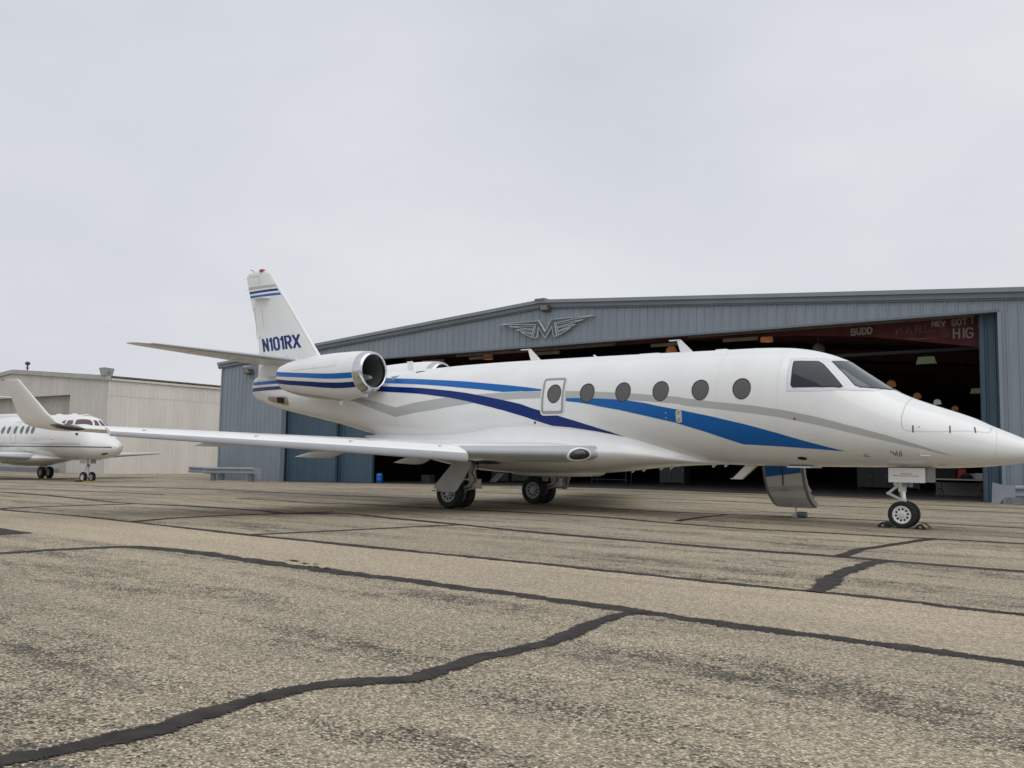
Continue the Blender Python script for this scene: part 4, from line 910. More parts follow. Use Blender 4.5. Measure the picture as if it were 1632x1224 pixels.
def slat_profile(sc_):      # (x, z) drooped slat, unit height
    return [(-.20, .05), (-.06, -.01), (.02, .04), (.055, .14), (.055, .27), (.03, .40), (-.02, .50), (-.10, .60), (-.24, .73), (-.46, .87), (-.75, .97), (-1.0, 1.0), (-1.0, .93), (-.7, .72), (-.5, .45), (-.42, .2)]
for sd_ in (-1, 1):
    wg = empty('wing', parent=jet)
    inner = [((-4.45, sd_*.80, 1.06), 4.95, .092), ((-4.86, sd_*1.25, 1.06), 4.5, .094), ((-6.28, sd_*3.0, 1.055), 3.05, .098)]
    wing_mesh('inner_panel', inner, WHITE, wg); le_strip('inner_leading_edge', [((-4.62, sd_*.98, 1.06), 4.76, .093)]+inner[1:], SILVER, wg, .045, .004)
    outer = [((-6.30, sd_*3.004, 1.075), 3.03, .085), ((-6.95, sd_*4.2, 1.125), 2.42, .085), ((-8.70, sd_*7.55, 1.245), 1.32, .08), ((-8.98, sd_*8.0, 1.265), 1.12, .08)]
    wing_mesh('outer_panel', outer, WHITE, wg)
    # drooped slat: white upper face, bare alloy nose
    SLT = [(2.93, -6.165, .885, .285), (3.4, -6.40, .915, .268), (5.2, -7.36, 1.025, .205), (7.75, -8.70, 1.168, .122)]
    rw, rn = [], []
    for y_, xf, zb_, hh in SLT:
        pf = [(xf+a*hh*1.15, sd_*y_, zb_+b*hh) for a, b in slat_profile(1)]
        rw.append(pf); rn.append([(p_[0]+.003, p_[1], p_[2]+(.0015 if i > 2 else -.003)) for i, p_ in enumerate(pf[:7])])
    V, F = loft(rw); sl = fix_normals(new_obj('slat', V, F, WHITE, wg, True, sharp=R(50)))
    V, F = loft(rn, closed=False, cap=False); fix_normals(new_obj('slat_leading_edge', V, F, SILVER, wg, True, sharp=R(60)))
    for y_ in (3.25, 4.6, 5.9, 7.3):
        a = np.interp(y_, [q_[0] for q_ in SLT], [q_[1] for q_ in SLT]); zb_ = np.interp(y_, [q_[0] for q_ in SLT], [q_[2] for q_ in SLT]); hh = np.interp(y_, [q_[0] for q_ in SLT], [q_[3] for q_ in SLT])
        MB().box((a-.62*hh, sd_*y_-.06, zb_+.845*hh), (a-.50*hh, sd_*y_+.06, zb_+.875*hh)).build('slat_fastener', EXITG, wg)
    # winglet
    wl = [((-8.98, sd_*8.0, 1.265), 1.12, .08), ((-9.10, sd_*8.14, 1.285), 1.04, .08), ((-9.22, sd_*8.24, 1.345), .97, .08), ((-9.36, sd_*8.30, 1.46), .88, .08), ((-9.93, sd_*8.46, 1.95), .42, .08)]
    rings = []
    for i, (le, c, t) in enumerate(wl):
        ca = [5, 25, 50, 68, 72][i]; r_ = []
        for (x_, y_, z_) in foil(le, c, t, camber=0.): dz = z_-le[2]; r_.append((x_, y_-sd_*dz*math.sin(R(ca)), le[2]+dz*math.cos(R(ca))))
        rings.append(r_)
    V, F = loft(rings); fix_normals(new_obj('winglet', V, F, WHITE, wg, True, sharp=R(50)))
    rings = []          # wing-tip light lens
    for y_, q_ in ((7.98, .015), (8.03, .038), (8.13, .045), (8.2, .038), (8.25, .012)):
        le_x = np.interp(y_, [7.55, 8.0, 8.24], [-8.70, -8.98, -9.22]); zz = np.interp(y_, [7.55, 8.0, 8.24], [1.235, 1.255, 1.30]); rings.append([(le_x+.012+.10*math.cos(R(a)) - .085, sd_*y_, zz+q_*math.sin(R(a))) for a in range(0, 360, 30)])
    V, F = loft(rings); fix_normals(new_obj('tip_light', V, F, LENS, wg, True))
    MB().cyl((-10.34, sd_*8.47, 1.955), (-10.42, sd_*8.47, 1.96), .006).build('static_wick', DARKM, wg)
    # flap track fairings
    for y_, x0, x1, z0, z1, rr in ((3.75, -8.15, -9.52, 1.05, .915, .10), (1.95, -7.75, -8.78, .98, .835, .12), (5.7, -8.6, -9.80, 1.15, 1.07, .065)):
        rings = []
        for t in np.linspace(0, 1, 14):
            k_ = max(.02, (t/.3)**.6 if t < .3 else 1-((t-.3)/.7)**1.35)
            rings.append([(x0+(x1-x0)*t, sd_*y_+rr*.55*k_*math.cos(R(a)), z0+(z1-z0)*t+rr*k_*(math.sin(R(a))*1.0)) for a in range(0, 360, 24)])
        V, F = loft(rings); fix_normals(new_obj('flap_track_fairing', V, F, WHITE, wg, True))
    rings = []
    for t in np.linspace(0, 1, 12):
        k_ = max(.03, math.sin(math.pi*t**1.6)**.7 if t < 1 else .03); rings.append([(-6.62+.42*t, sd_*(2.62-.32*t)+.055*k_*math.cos(R(a)), .955+.03*t+.075*k_*math.sin(R(a))) for a in range(0, 360, 30)])
    V, F = loft(rings); fix_normals(new_obj('hinge_fairing', V, F, WHITE, wg, True))
    # root landing light
    cl = Vector((-4.98, sd_*1.34, 1.045)); ax = Vector((-.70, sd_*.72, 0)).normalized(); nr = Vector((.72, sd_*.70, 0)).normalized()
    def blob(a_, b_, d_, name, m_, sh=0.):
        rings = []
        for t in np.linspace(0, math.pi/2, 8):
            rings.append([cl+ax*(a_*math.cos(t)*math.cos(R(q_)))+Vector((0, 0, b_*math.cos(t)*math.sin(R(q_))-(.035*math.cos(t)*max(0, math.cos(R(q_))))))+nr*(d_*math.sin(t)+sh) for q_ in range(0, 360, 12)])
        V, F = loft(rings); return fix_normals(new_obj(name, V, F, m_, wg, True))
    blob(.225, .125, .10, 'landing_light_frame', WHITE, .02); blob(.205, .108, .125, 'landing_light', LENS, .025)
    rvt = MB()
    for q_ in range(0, 360, 18):
        p_ = cl+ax*(.188*math.cos(R(q_)))+Vector((0, 0, .098*math.sin(R(q_))-.035*max(0, math.cos(R(q_)))))+nr*.082; rvt.cyl(p_, p_+nr*.012, .007, n=6)
    rvt.build('lens_screws', RIMW, wg)

# fin, stabiliser
FINS = [(2.55, -12.45, -15.50, .30), (2.9, -12.76, -15.50, .28), (3.25, -13.06, -15.49, .235), (3.41, -13.20, -15.49, .22), (5.34, -14.90, -16.06, .105), (5.50, -15.05, -16.11, .095), (5.60, -15.14, -16.13, .085), (5.67, -15.25, -16.08, .065), (5.71, -15.36, -15.92, .035), (5.725, -15.48, -15.75, .008)]
fle = pchip([a[0] for a in FINS], [a[1] for a in FINS]); fte = pchip([a[0] for a in FINS], [a[2] for a in FINS]); fth = pchip([a[0] for a in FINS], [a[3] for a in FINS])
def fin_y(x, z):
    c = float(fle(z)-fte(z)); u = min(1, max(0, (float(fle(z))-x)/c)); return yt(u, .2)*float(fth(z))*5
rings = []
for z in list(np.linspace(2.55, 5.3, 14))+list(np.linspace(5.36, 5.725, 12)):
    a, b = float(fle(z)), float(fte(z)); c = a-b
    rings.append([(a-u*c, -fin_y(a-u*c, z), z) for u in US[::-1]]+[(a-u*c, fin_y(a-u*c, z), z) for u in US[1:-1]])
fin = empty('vertical_fin', parent=jet)
V, F = loft(rings); fix_normals(new_obj('fin_skin', V, F, WHITE, fin, True, sharp=R(55)))
for sd_ in (-1, 1):
    fo = lambda off: (lambda x, z: (x, sd_*(fin_y(x, z)+off), z))
    def fband(zl0, zl1, zu0, zu1, m_, name):
        lo = []; up = []
        for t in np.linspace(0, 1, 12):
            for lst, (za, zb_) in ((lo, (zl0, zl1)), (up, (zu0, zu1))):
                z_ = za+(zb_-za)*t; a, b = float(fte(z_))+.01, float(fle(z_))-.075; lst.append((a+(b-a)*t, z_))
        drape(name, lo+up[::-1], fo(.003), .07, m_, fin)
    fband(5.255, 5.225, 5.325, 5.295, GREY, 'grey_stripe'); fband(5.14, 5.12, 5.20, 5.18, DBLUE, 'dark_blue_stripe'); fband(5.025, 5.00, 5.088, 5.062, LBLUE, 'light_blue_stripe')
    q_ = [(float(fle(z))-.070, z) for z in np.linspace(3.42, 5.34, 12)]; p_ = ribbon(q_, .011); drape('leading_edge_seam', p_, fo(.003), .1, SEAM, fin)
    gl_, tw_ = text_quads('N101RX', .30, .050, .33, .66, 3); k_ = 1.45/(tw_-.33*.30*.66)
    for g_ in gl_:
        V, F = [], []
        for i, q4 in enumerate(g_):
            b0 = len(V)
            for a, b in q4:
                x_ = -15.30+a*k_ if sd_ < 0 else -13.85-a*k_
                z_ = 3.595+b+.016*(a if sd_ < 0 else 1.4-a); x_ -= .28*(z_-3.74)*-1*-1 if sd_ < 0 else .28*(z_-3.74); V.append(fo(.0035+.0002*i)(x_, z_))
            F.append((b0, b0+1, b0+2, b0+3))
        fix_normals(new_obj('registration_letter', V, F, DBLUE, fin, False))
    for a, b in (((-15.55, 5.56), (-16.0, 5.60)), ((-15.55, 5.56), (-15.53, 5.40)), ((-15.53, 5.40), (-15.66, 5.385)), ((-15.63, 3.95), (-15.42, 3.98)), ((-15.83, 4.72), (-15.68, 4.74)), ((-15.62, 3.98), (-15.73, 4.7)), ((-15.3, 4.2), (-15.42, 4.75)), ((-14.35, 3.33), (-14.25, 3.42)), ((-13.85, 3.36), (-13.8, 3.45))):
        drape('rudder_seam', ribbon([a, b], .013), fo(.003), .1, SEAM, fin)
    MB().add([(-15.72, sd_*.03, 4.985), (-15.05, sd_*.04, 4.985), (-15.15, sd_*.24, 4.965), (-15.6, sd_*.2, 4.965), (-15.72, sd_*.03, 4.955), (-15.05, sd_*.04, 4.935), (-15.15, sd_*.24, 4.945), (-15.6, sd_*.2, 4.95)], [(0, 1, 2, 3), (7, 6, 5, 4), (0, 4, 5, 1), (1, 5, 6, 2), (2, 6, 7, 3), (3, 7, 4, 0)]).build('strake', WHITE, fin)
MB().lathe([(-.02, .085), (.0, .085), (.025, .075), (.042, .045), (.048, .01)], 'z', c=(-15.5, 0, 5.715), n=20).build('beacon', RED, jet, True)
MB().tube([(-15.8, 0, 5.68), (-15.9, 0, 5.76), (-16.0, 0, 5.79)], .008).build('tail_whip_antenna', DARKM, jet)
for z_ in (5.56, 5.25, 5.0): MB().cyl((float(fte(z_))+.01, 0, z_), (float(fte(z_))-.16, 0, z_+.01), .0018, n=5).build('static_wick', DARKM, jet)
for sd_ in (-1, 1):
    hs = empty('horizontal_stabiliser', parent=jet)
    se = [((-13.55, sd_*.04, 3.235), 1.82, .095), ((-13.72, sd_*.28, 3.255), 1.72, .09), ((-15.58, sd_*2.95, 3.475), .72, .085), ((-15.85, sd_*3.18, 3.49), .42, .06), ((-16.05, sd_*3.22, 3.495), .2, .04)]
    wing_mesh('stabiliser_skin', se[:3], mat('stabiliser_shaded_white', (.62, .62, .61), .3, coat=.3), hs); wing_mesh('stabiliser_tip', [((-15.58, sd_*2.952, 3.475), .72, .086)]+se[3:], WHITE, hs); le_strip('stabiliser_leading_edge', se[1:3], SILVER, hs, .06, .003)  # skin is white paint greyed down, underside shade put into its colour
    MB().box((-15.65, sd_*.35-.01, 3.18), (-15.35, sd_*.35+.01, 3.20)).build('elevator_hinge', WHITE, hs)
    for y_ in (1.2, 2.0): MB().box((-15.05-.66*(y_-1.2), sd_*y_-.015, 3.26+.08*(y_-1.2)), (-14.75-.66*(y_-1.2), sd_*y_+.015, 3.31+.08*(y_-1.2))).build('elevator_hinge', WHITE, hs)

# engines
NX = [-10.20, -10.22, -10.28, -10.35, -10.5, -10.8, -11.2, -11.6, -12.0, -12.4, -12.8, -13.05]
NR_ = [.375, .40, .425, .445, .470, .500, .515, .50, .473, .43, .36, .29]
nrf = pchip(NX, NR_); ncz = pchip([-10.2, -10.6, -11.2, -12.2, -13.05], [2.755, 2.715, 2.685, 2.70, 2.735])
for sd_ in (-1, 1):
    en = empty('engine_nacelle', parent=jet); cy = sd_*1.12
    def nac(x, ang, off=0., bulge=True):
        r_ = float(nrf(x))+off; a = R(ang)
        if ang < 0: r_ *= 1+.05*max(0, math.sin(-a))**3*math.exp(-((x+11.0)/.55)**2)
        return (x, cy+sd_*r_*math.cos(a), float(ncz(x))+r_*math.sin(a))
    xs_ = np.concatenate([np.linspace(-13.05, -10.40, 30)]); V, F = loft([[nac(x, a) for a in list(range(0, 180, 6))+list(range(-180, 0, 6))] for x in xs_], cap=False); fix_normals(new_obj('cowling', V, F, WHITE, en, True))
    xs_ = np.concatenate([np.linspace(-10.397, -10.3, 5), [-10.28, -10.25, -10.225, -10.208, -10.20]])
    rings = [[nac(x, a) for a in list(range(0, 180, 6))+list(range(-180, 0, 6))] for x in xs_]
    for dx, r_ in ((-10.198, .365), (-10.21, .352), (-10.24, .345), (-10.30, .34)): rings.append([(dx, cy+sd_*r_*math.cos(R(a)), 2.755+r_*math.sin(R(a))) for a in list(range(0, 180, 6))+list(range(-180, 0, 6))])
    V, F = loft(rings, cap=False); fix_normals(new_obj('intake_lip', V, F, CHROME, en, True, sharp=R(70)))
    fix_normals(MB().lathe([(-10.301, .34), (-10.6, .35), (-11.3, .37)], 'x', (0, cy, 2.755), 40).build('intake_duct', mat('intake_duct_grey', (.10, .105, .105), .45), en, True))
    fix_normals(MB().lathe([(-11.3, .37), (-11.3, .01)], 'x', (0, cy, 2.755), 40).build('fan_disc', BLK, en))
    fb = MB()
    for k in range(22):
        a = 2*math.pi*k/22; b = a+.16; c0 = Vector((0, cy, 2.755)); u = Vector((0, math.cos(a), math.sin(a))); v = Vector((0, math.cos(b), math.sin(b)))
        fb.add([c0+Vector((-11.22, 0, 0))+u*.1, c0+Vector((-11.27, 0, 0))+v*.1, c0+Vector((-11.27, 0, 0))+v*.355, c0+Vector((-11.16, 0, 0))+u*.355], [(0, 1, 2, 3)])
    fb.build('fan_blade_ring', DARKM, en)
    MB().lathe([(-11.28, .11), (-11.20, .10), (-11.12, .06), (-11.07, .005)], 'x', (0, cy, 2.755), 24).build('spinner', TYRE, en, True)
    fix_normals(MB().lathe([(-13.05, .29), (-13.06, .275), (-12.8, .27), (-12.6, .26), (-12.6, .01)], 'x', (0, cy, 2.735), 36).build('exhaust_nozzle', EXH, en, True))
    nf = lambda off: (lambda x, a: nac(x, a*100, off))
    LBU = [(-13.04, .19), (-12.751, .132), (-12.171, .077), (-11.668, .043), (-11.064, .0056), (-10.585, -.030), (-10.41, -.045)]; LBL = [(-13.04, -.016), (-12.728, -.024), (-12.161, -.045), (-11.665, -.075), (-11.07, -.117), (-10.6, -.167), (-10.41, -.19)]
    DBU = [(-13.04, -.136), (-12.738, -.135), (-12.174, -.147), (-11.68, -.166), (-11.09, -.206), (-10.626, -.265), (-10.41, -.295)]; DBL = [(-13.04, -.33), (-12.789, -.29), (-12.217, -.275), (-11.727, -.295), (-11.143, -.339), (-10.69, -.41), (-10.41, -.46)]
    drape('light_blue_stripe', LBL+LBU[::-1], nf(.004), .05, LBLUE, en); drape('dark_blue_stripe', DBL+DBU[::-1], nf(.004), .05, DBLUE, en)
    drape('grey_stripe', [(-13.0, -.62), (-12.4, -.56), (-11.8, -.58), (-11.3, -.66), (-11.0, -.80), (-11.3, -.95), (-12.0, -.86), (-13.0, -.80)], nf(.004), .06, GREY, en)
    for a, b in (((-12.3, .15), (-10.9, .18)), ((-10.9, .18), (-10.88, .34)), ((-12.0, .16), (-12.0, .23)), ((-11.6, .17), (-11.6, .24)), ((-11.0, .18), (-11.0, .24)), ((-10.9, -.10), (-10.9, -.16))): drape('cowl_seam', ribbon([a, b], .009), nf(.003), .1, SEAM, en)
    # pylon between nacelle and fuselage
    py_ = []
    for y_, x0, c, zz in ((.50, -10.55, 2.3, 2.64), (.86, -10.62, 2.15, 2.66)): py_.append([(a, sd_*y_, b) for a, _, b in foil((x0, 0, zz), c, .10, camber=0)])
    V, F = loft(py_); fix_normals(new_obj('pylon', V, F, WHITE, en, True))
    MB().add([(-10.10, cy-sd_*.40, 2.66), (-9.88, cy-sd_*.46, 2.69), (-10.10, cy-sd_*.52, 2.67), (-10.10, cy-sd_*.46, 2.60)], [(0, 1, 2), (0, 3, 1), (3, 2, 1), (0, 2, 3)]).build('nacelle_strake', WHITE, en)
    MB().box((-11.2, cy+sd_*.02-.025, 2.06), (-11.1, cy+sd_*.02+.025, 2.16)).build('drain_mast', WHITE, en)
    for x_ in (-10.42, -10.36): MB().cyl((x_, cy+sd_*.06, 2.27), (x_+.02, cy+sd_*.06, 2.20), .018).build('intake_probe', STEEL, en)

# antennas and small fittings on the spine and belly
def blade(pl, name, th=.02, y0=0., m_=WHITE, foot=None):
    mb = MB().plate([(a, y0-th/2, b) for a, b in pl], (0, 1, 0), th)
    if foot: mb.box(*foot)
    return fix_normals(mb.build(name, m_, jet))
blade([(-7.02, 3.146), (-6.95, 3.141), (-6.66, 2.87), (-6.93, 2.87)], 'blade_antenna', foot=((-7.18, -.035, 3.136), (-6.955, .035, 3.150)))
blade([(-3.76, 3.118), (-3.68, 3.115), (-3.40, 2.84), (-3.67, 2.84)], 'blade_antenna', foot=((-3.90, -.035, 3.106), (-3.69, .035, 3.121)))
blade([(-10.31, 3.07), (-10.15, 3.07), (-10.09, 2.82), (-10.26, 2.82)], 'blade_antenna')
blade([(-5.50, 2.945), (-5.47, 2.95), (-5.36, 2.88), (-5.45, 2.88)], 'blade_antenna')
blade([(-2.77, .668), (-2.60, .668), (-2.30, .93), (-2.50, .93)], 'belly_blade_antenna', .03, .1, foot=((-2.78, .04, .664), (-2.585, .16, .674)))
blade([(-2.602, .666), (-2.580, .666), (-2.285, .922), (-2.305, .926)], 'antenna_yellow_edge', .034, .1, YEL)
def dome(x0, x1, z, h, name='antenna_dome', hw=.12):
    rings = []
    for t in np.linspace(0, 1, 9):
        k_ = max(.05, min(1, math.sin(math.pi*t)*1.6)); rings.append([(x0+(x1-x0)*t, hw*k_*math.cos(R(a)), z+h*k_*math.sin(R(a))) for a in range(0, 181, 20)])
    V, F = loft(rings, closed=False, cap=False); fix_normals(new_obj(name, V, F, WHITE, jet, True))
dome(-4.62, -3.95, 2.873, .035); dome(-3.06, -2.74, 2.866, .035); dome(-2.35, -2.25, 2.862, .02, hw=.05); dome(-6.1, -6.02, 2.89, .025, hw=.05)
for x_, y_ in ((-4.62, 0), (-4.45, .1), (-4.05, 0), (-3.85, 0), (-3.05, 0), (-2.85, .05)):
    zb_ = min(float(FZB(x_)) if -10.9 < x_ < -2.7 else 9, float(FUS.ZB(x_)))
    MB().add([(x_-.05, y_-.012, zb_+.01), (x_+.05, y_-.012, zb_+.01), (x_+.05, y_+.012, zb_+.01), (x_-.05, y_+.012, zb_+.01), (x_-.035, y_, zb_-.05), (x_-.015, y_, zb_-.05)], [(0, 1, 5, 4), (3, 4, 5, 2), (1, 2, 5), (0, 4, 3)]).build('drain_mast', WHITE, jet)
MB().bevbox((-1.70, -.3, .878), (-1.30, .3, .905), .04).build('belly_access_plate', WHITE, jet)

# entry stair door hanging open on the far side
st = empty('entry_stair_door', parent=jet)
arc = [(.80, .95), (.806, .84), (.83, .72), (.87, .60), (.94, .48), (1.04, .36), (1.18, .26), (1.38, .175)]
def arcp(u):
    k = min(len(arc)-2, int(u*(len(arc)-1))); f_ = u*(len(arc)-1)-k; return (arc[k][0]+(arc[k+1][0]-arc[k][0])*f_, arc[k][1]+(arc[k+1][1]-arc[k][1])*f_)
def door_pt(x, u, off=0.):
    a, b = arcp(max(0, u-.01)), arcp(min(1, u+.01)); d = Vector((b[0]-a[0], b[1]-a[1])).normalized(); n_ = Vector((d.y, -d.x)); p_ = arcp(u)
    return (x+.05*u, p_[0]+n_.x*off, p_[1]+n_.y*off)      # negative offset is the outer skin side (towards -y and down)
sgn_ = 1 if door_pt(0, .1, .01)[1] < door_pt(0, .1, 0)[1] else -1
rings = []
for u in np.linspace(0, 1, 43):
    rings.append([door_pt(-2.51, u), door_pt(-1.78, u), door_pt(-1.78, u, -sgn_*.09), door_pt(-2.51, u, -sgn_*.09)])
V, F = loft(rings); fix_normals(new_obj('door_shell', V, F, mat('door_edge_grey', (.22, .22, .21), .5), st, True, sharp=R(30)))
def dband(x0, x1, u0a, u0b, u1a, u1b, m_, off, name):
    V, F = [], []
    for i, t in enumerate(np.linspace(0, 1, 4)):
        x = x0+(x1-x0)*t
        for j, q_ in enumerate(np.linspace(0, 1, 40)): V.append(door_pt(x, (u0a+(u0b-u0a)*t)*(1-q_)+(u1a+(u1b-u1a)*t)*q_, sgn_*off))
    F = [(i*40+j, i*40+j+1, i*40+41+j, i*40+40+j) for i in range(3) for j in range(39)]
    fix_normals(new_obj(name, V, F, m_, st, True))
dband(-2.46, -1.83, 0, 0, 1, 1, mat('door_skin_white', (.60, .60, .585), .3), .010, 'door_skin')
dband(-2.455, -1.835, 0, 0, .30, .20, LBLUE, .014, 'light_blue_stripe'); dband(-2.455, -1.835, .50, .455, .60, .555, GREY, .014, 'grey_stripe')
hx = -2.17
MB().tube([door_pt(hx, .02, sgn_*.02), door_pt(hx+.02, .25, sgn_*.03), door_pt(hx-.01, .46, sgn_*.02)], .011).build('door_cable', DARKM, st)
dband(hx-.09, hx+.07, .535, .535, .575, .575, mat('handle_recess', (.30, .30, .29), .4), .018, 'door_handle')
fq = door_pt(-2.08, .93)
MB().tube([door_pt(-2.11, .90, sgn_*.02), (-2.07, fq[1], .16), (-2.07, fq[1]-.02, .03)], .014).box((-2.12, fq[1]-.05, .0), (-2.03, fq[1]+.03, .05)).build('foot_strut', STEEL, st)
MB().cyl((-2.03, fq[1]-.03, .055), (-1.87, fq[1]-.03, .055), .05, n=16).build('foot_roller', GALVD, st, True)
for k in range(4):
    u = .2+.22*k; a = door_pt(-2.46, u, -sgn_*.095); b_ = door_pt(-1.84, u, -sgn_*.095); MB().box((a[0], a[1], a[2]-.01), (b_[0], b_[1]+.22, b_[2]+.02)).build('stair_tread', STEELD, st)
MB().tube([door_pt(-1.76, .5, -sgn_*.03), door_pt(-1.74, .55, 0), door_pt(-1.74, .6, -sgn_*.03)], .012).build('latch', STEEL, st)

# landing gear
for sd_ in (-1, 1):
    mg = empty('main_landing_gear', parent=jet); ax_ = (-7.66, .292)
    wheel(mg, (ax_[0], sd_*1.565, ax_[1]), .292, .18, .176, RIMG, sd_, 10); wheel(mg, (ax_[0], sd_*1.225, ax_[1]), .292, .18, .176, RIMG, -sd_, 10)
    MB().cyl((ax_[0], sd_*1.66, ax_[1]), (ax_[0], sd_*1.13, ax_[1]), .045).build('axle', STEEL, mg, True)
    MB().cyl((-7.30, sd_*1.40, 1.02), (-7.27, sd_*1.40, .60), .072, n=20).cyl((-7.27, sd_*1.40, .60), (-7.265, sd_*1.40, .40), .085, .065, n=20).build('strut', STEEL, mg, True)
    MB().cyl((-7.26, sd_*1.40, .43), (ax_[0], sd_*1.40, ax_[1]), .06, .055, n=14).cyl((-7.26, sd_*1.32, .42), (-7.26, sd_*1.48, .42), .06, n=14).build('trailing_link', STEEL, mg, True)
    MB().cyl((-7.36, sd_*1.40, .92), (-7.55, sd_*1.40, .38), .036, n=12).build('shock_absorber', OLEO, mg, True)
    MB().cyl((-7.28, sd_*1.36, .80), (-7.15, sd_*.85, .92), .03, n=12).build('side_brace', STEEL, mg, True)
    MB().box((-7.22, sd_*1.40-.06, .38), (-7.10, sd_*1.40+.06, .56)).cyl((-7.16, sd_*1.40-.09, .45), (-7.16, sd_*1.40+.09, .45), .03).build('brake_manifold', STEEL, mg)
    hs_ = MB()
    for dy, amp in ((-.06, .05), (.055, .07)):
        hs_.tube([(-7.22, sd_*1.40+dy, .98), (-7.20+amp*.3, sd_*1.40+dy, .80), (-7.21, sd_*1.40+dy*1.3, .66), (-7.16+amp*.4, sd_*1.40+dy, .54), (-7.24, sd_*1.40+dy*1.5, .40), (-7.5, sd_*1.40+dy*1.6, .34)], .009, 6)
    hs_.build('hydraulic_hose', BLACKR, mg, True)
    MB().tube([(-7.20, sd_*1.42, .52), (-7.05, sd_*1.42, .47), (-7.02, sd_*1.42, .38)], .012).build('brake_line', STEEL, mg)
    cor = rounded([(-7.42, .90), (-7.00, .875), (-7.27, .305), (-7.83, .375)], .07, 4)
    yq = lambda z_: sd_*(1.75+.15*(.89-z_)/.55)
    dm = MB(); nn_ = len(cor); V = [(a, yq(b), b) for a, b in cor]+[(a, yq(b)-sd_*.035, b) for a, b in cor]
    fix_normals(new_obj('gear_door', V, [tuple(range(nn_)), tuple(range(nn_, 2*nn_))[::-1]]+[(i, nn_+i, nn_+(i+1) % nn_, (i+1) % nn_) for i in range(nn_)], GEARDOOR, mg, False))
    MB().box((-7.80, yq(.35)-.05, .325), (-7.35, yq(.35)+.012, .345)).build('door_lip', GEARDOOR, mg)
    MB().cyl((-7.30, sd_*1.44, .55), (-7.40, sd_*1.76, .55), .016, n=8).cyl((-7.28, sd_*1.44, .72), (-7.32, sd_*1.74, .72), .016, n=8).build('door_link', STEEL, mg)
    dmv = [(-7.0, sd_*.62, .66), (-7.0, sd_*.66, .66), (-7.55, sd_*.66, .68), (-7.55, sd_*.62, .68), (-7.1, sd_*.86, .42), (-7.1, sd_*.90, .42), (-7.5, sd_*.90, .42), (-7.5, sd_*.86, .42)]
    MB().plate([(-7.02, sd_*.75, .655), (-7.16, sd_*.75, .655), (-7.24, sd_*.90, .50), (-7.10, sd_*.90, .50)], (0, sd_*.6, .5), .02).build('inboard_gear_door', GEARDOOR, mg)
    drape('wheel_bay', rounded([(-8.0, .75), (-6.85, .75), (-6.85, 1.62), (-8.0, 1.62)], .15, 4), lambda x, y_: (x, sd_*y_, .70+.16*(y_-.75)-.004 if False else .845 if y_ > 1.3 else .845-.0), .4, BLK, mg)
ng = empty('nose_landing_gear', parent=jet)
wheel(ng, (0, -.125, .203), .203, .105, .132, RIMW, -1, 10); wheel(ng, (0, .125, .203), .203, .105, .132, RIMW, 1, 10)
MB().cyl((0, -.19, .203), (0, .19, .203), .03).build('axle', STEEL, ng, True)
MB().cyl((-.03, 0, 1.0), (-.02, 0, .54), .058, n=18).build('strut', RIMW, ng, True)
MB().cyl((-.02, 0, .56), (-.005, 0, .36), .042, n=16).build('oleo', OLEO, ng, True)
MB().cyl((-.012, 0, .44), (0, 0, .24), .05, .06, n=14).box((-.05, -.07, .30), (.06, .07, .38)).build('fork', RIMW, ng, True)
for y_ in (-.035, .035): MB().tube([(-.04, y_, .655), (-.12, y_, .60), (-.22, y_, .515), (-.10, y_, .455), (-.03, y_, .42)], .017, 8).build('torque_link', RIMW, ng)
MB().cyl((-.10, -.05, .66), (-.10, .05, .66), .035).cyl((-.22, -.05, .515), (-.22, .05, .515), .022).build('torque_link_pin', STEEL, ng, True)
MB().cyl((.04, -.06, .62), (.04, -.06, .76), .042, n=14).cyl((.11, -.05, .62), (.11, -.05, .76), .03, n=12).box((.0, -.05, .66), (.1, .0, .70)).build('taxi_light', GALV, ng, True)
MB().tube([(.05, .0, .40), (.10, -.02, .36), (.09, -.04, .30)], .02).build('steering_actuator', DARKM, ng, True)
nd = MB().bevbox((-.145, -.325, .690), (.368, -.300, .905), .01).build('nose_gear_door', mat('nose_door_white', (.70, .70, .68), .3), ng)
MB().bevbox((-.145, .300, .690), (.368, .325, .905), .01).build('nose_gear_door', MATS['nose_door_white'], ng)
MB().box((.376, -.26, .70), (.40, .26, .91)).build('forward_gear_door', mat('door_inside_grey', (.24, .24, .22), .5), ng)
MB().box((-.16, -.31, .906), (.385, -.28, .918)).build('door_hinge', DARKM, ng)
# red warning lettering on the door
def tiny(words, x0, z0, h, m_, name):
    cu = bpy.data.curves.new('t', 'FONT'); cu.body = words; cu.size = h; cu.align_x = 'CENTER'; cu.resolution_u = 2
    to = bpy.data.objects.new('t', cu); col.objects.link(to); dg = bpy.context.evaluated_depsgraph_get(); me = bpy.data.meshes.new_from_object(to.evaluated_get(dg)); bpy.data.objects.remove(to)
    V = [(x0+v.co.x, -.3265, z0+v.co.y) for v in me.vertices]; F = [tuple(p_.vertices) for p_ in me.polygons]
    new_obj(name, V, F, m_, ng, False)
tiny('WARNING', .112, .805, .034, REDT, 'warning_lettering')
for x0, x1, m_ in ((-.075, -.005, DKTXT), (.012, .075, REDT), (.08, .175, REDT), (.19, .285, DKTXT)):
    lm = MB(); xx = x0
    while xx < x1: lm.box((xx, -.3268, .782), (xx+.009, -.3262, .793)); xx += .0125
    lm.build('warning_line', m_, ng)

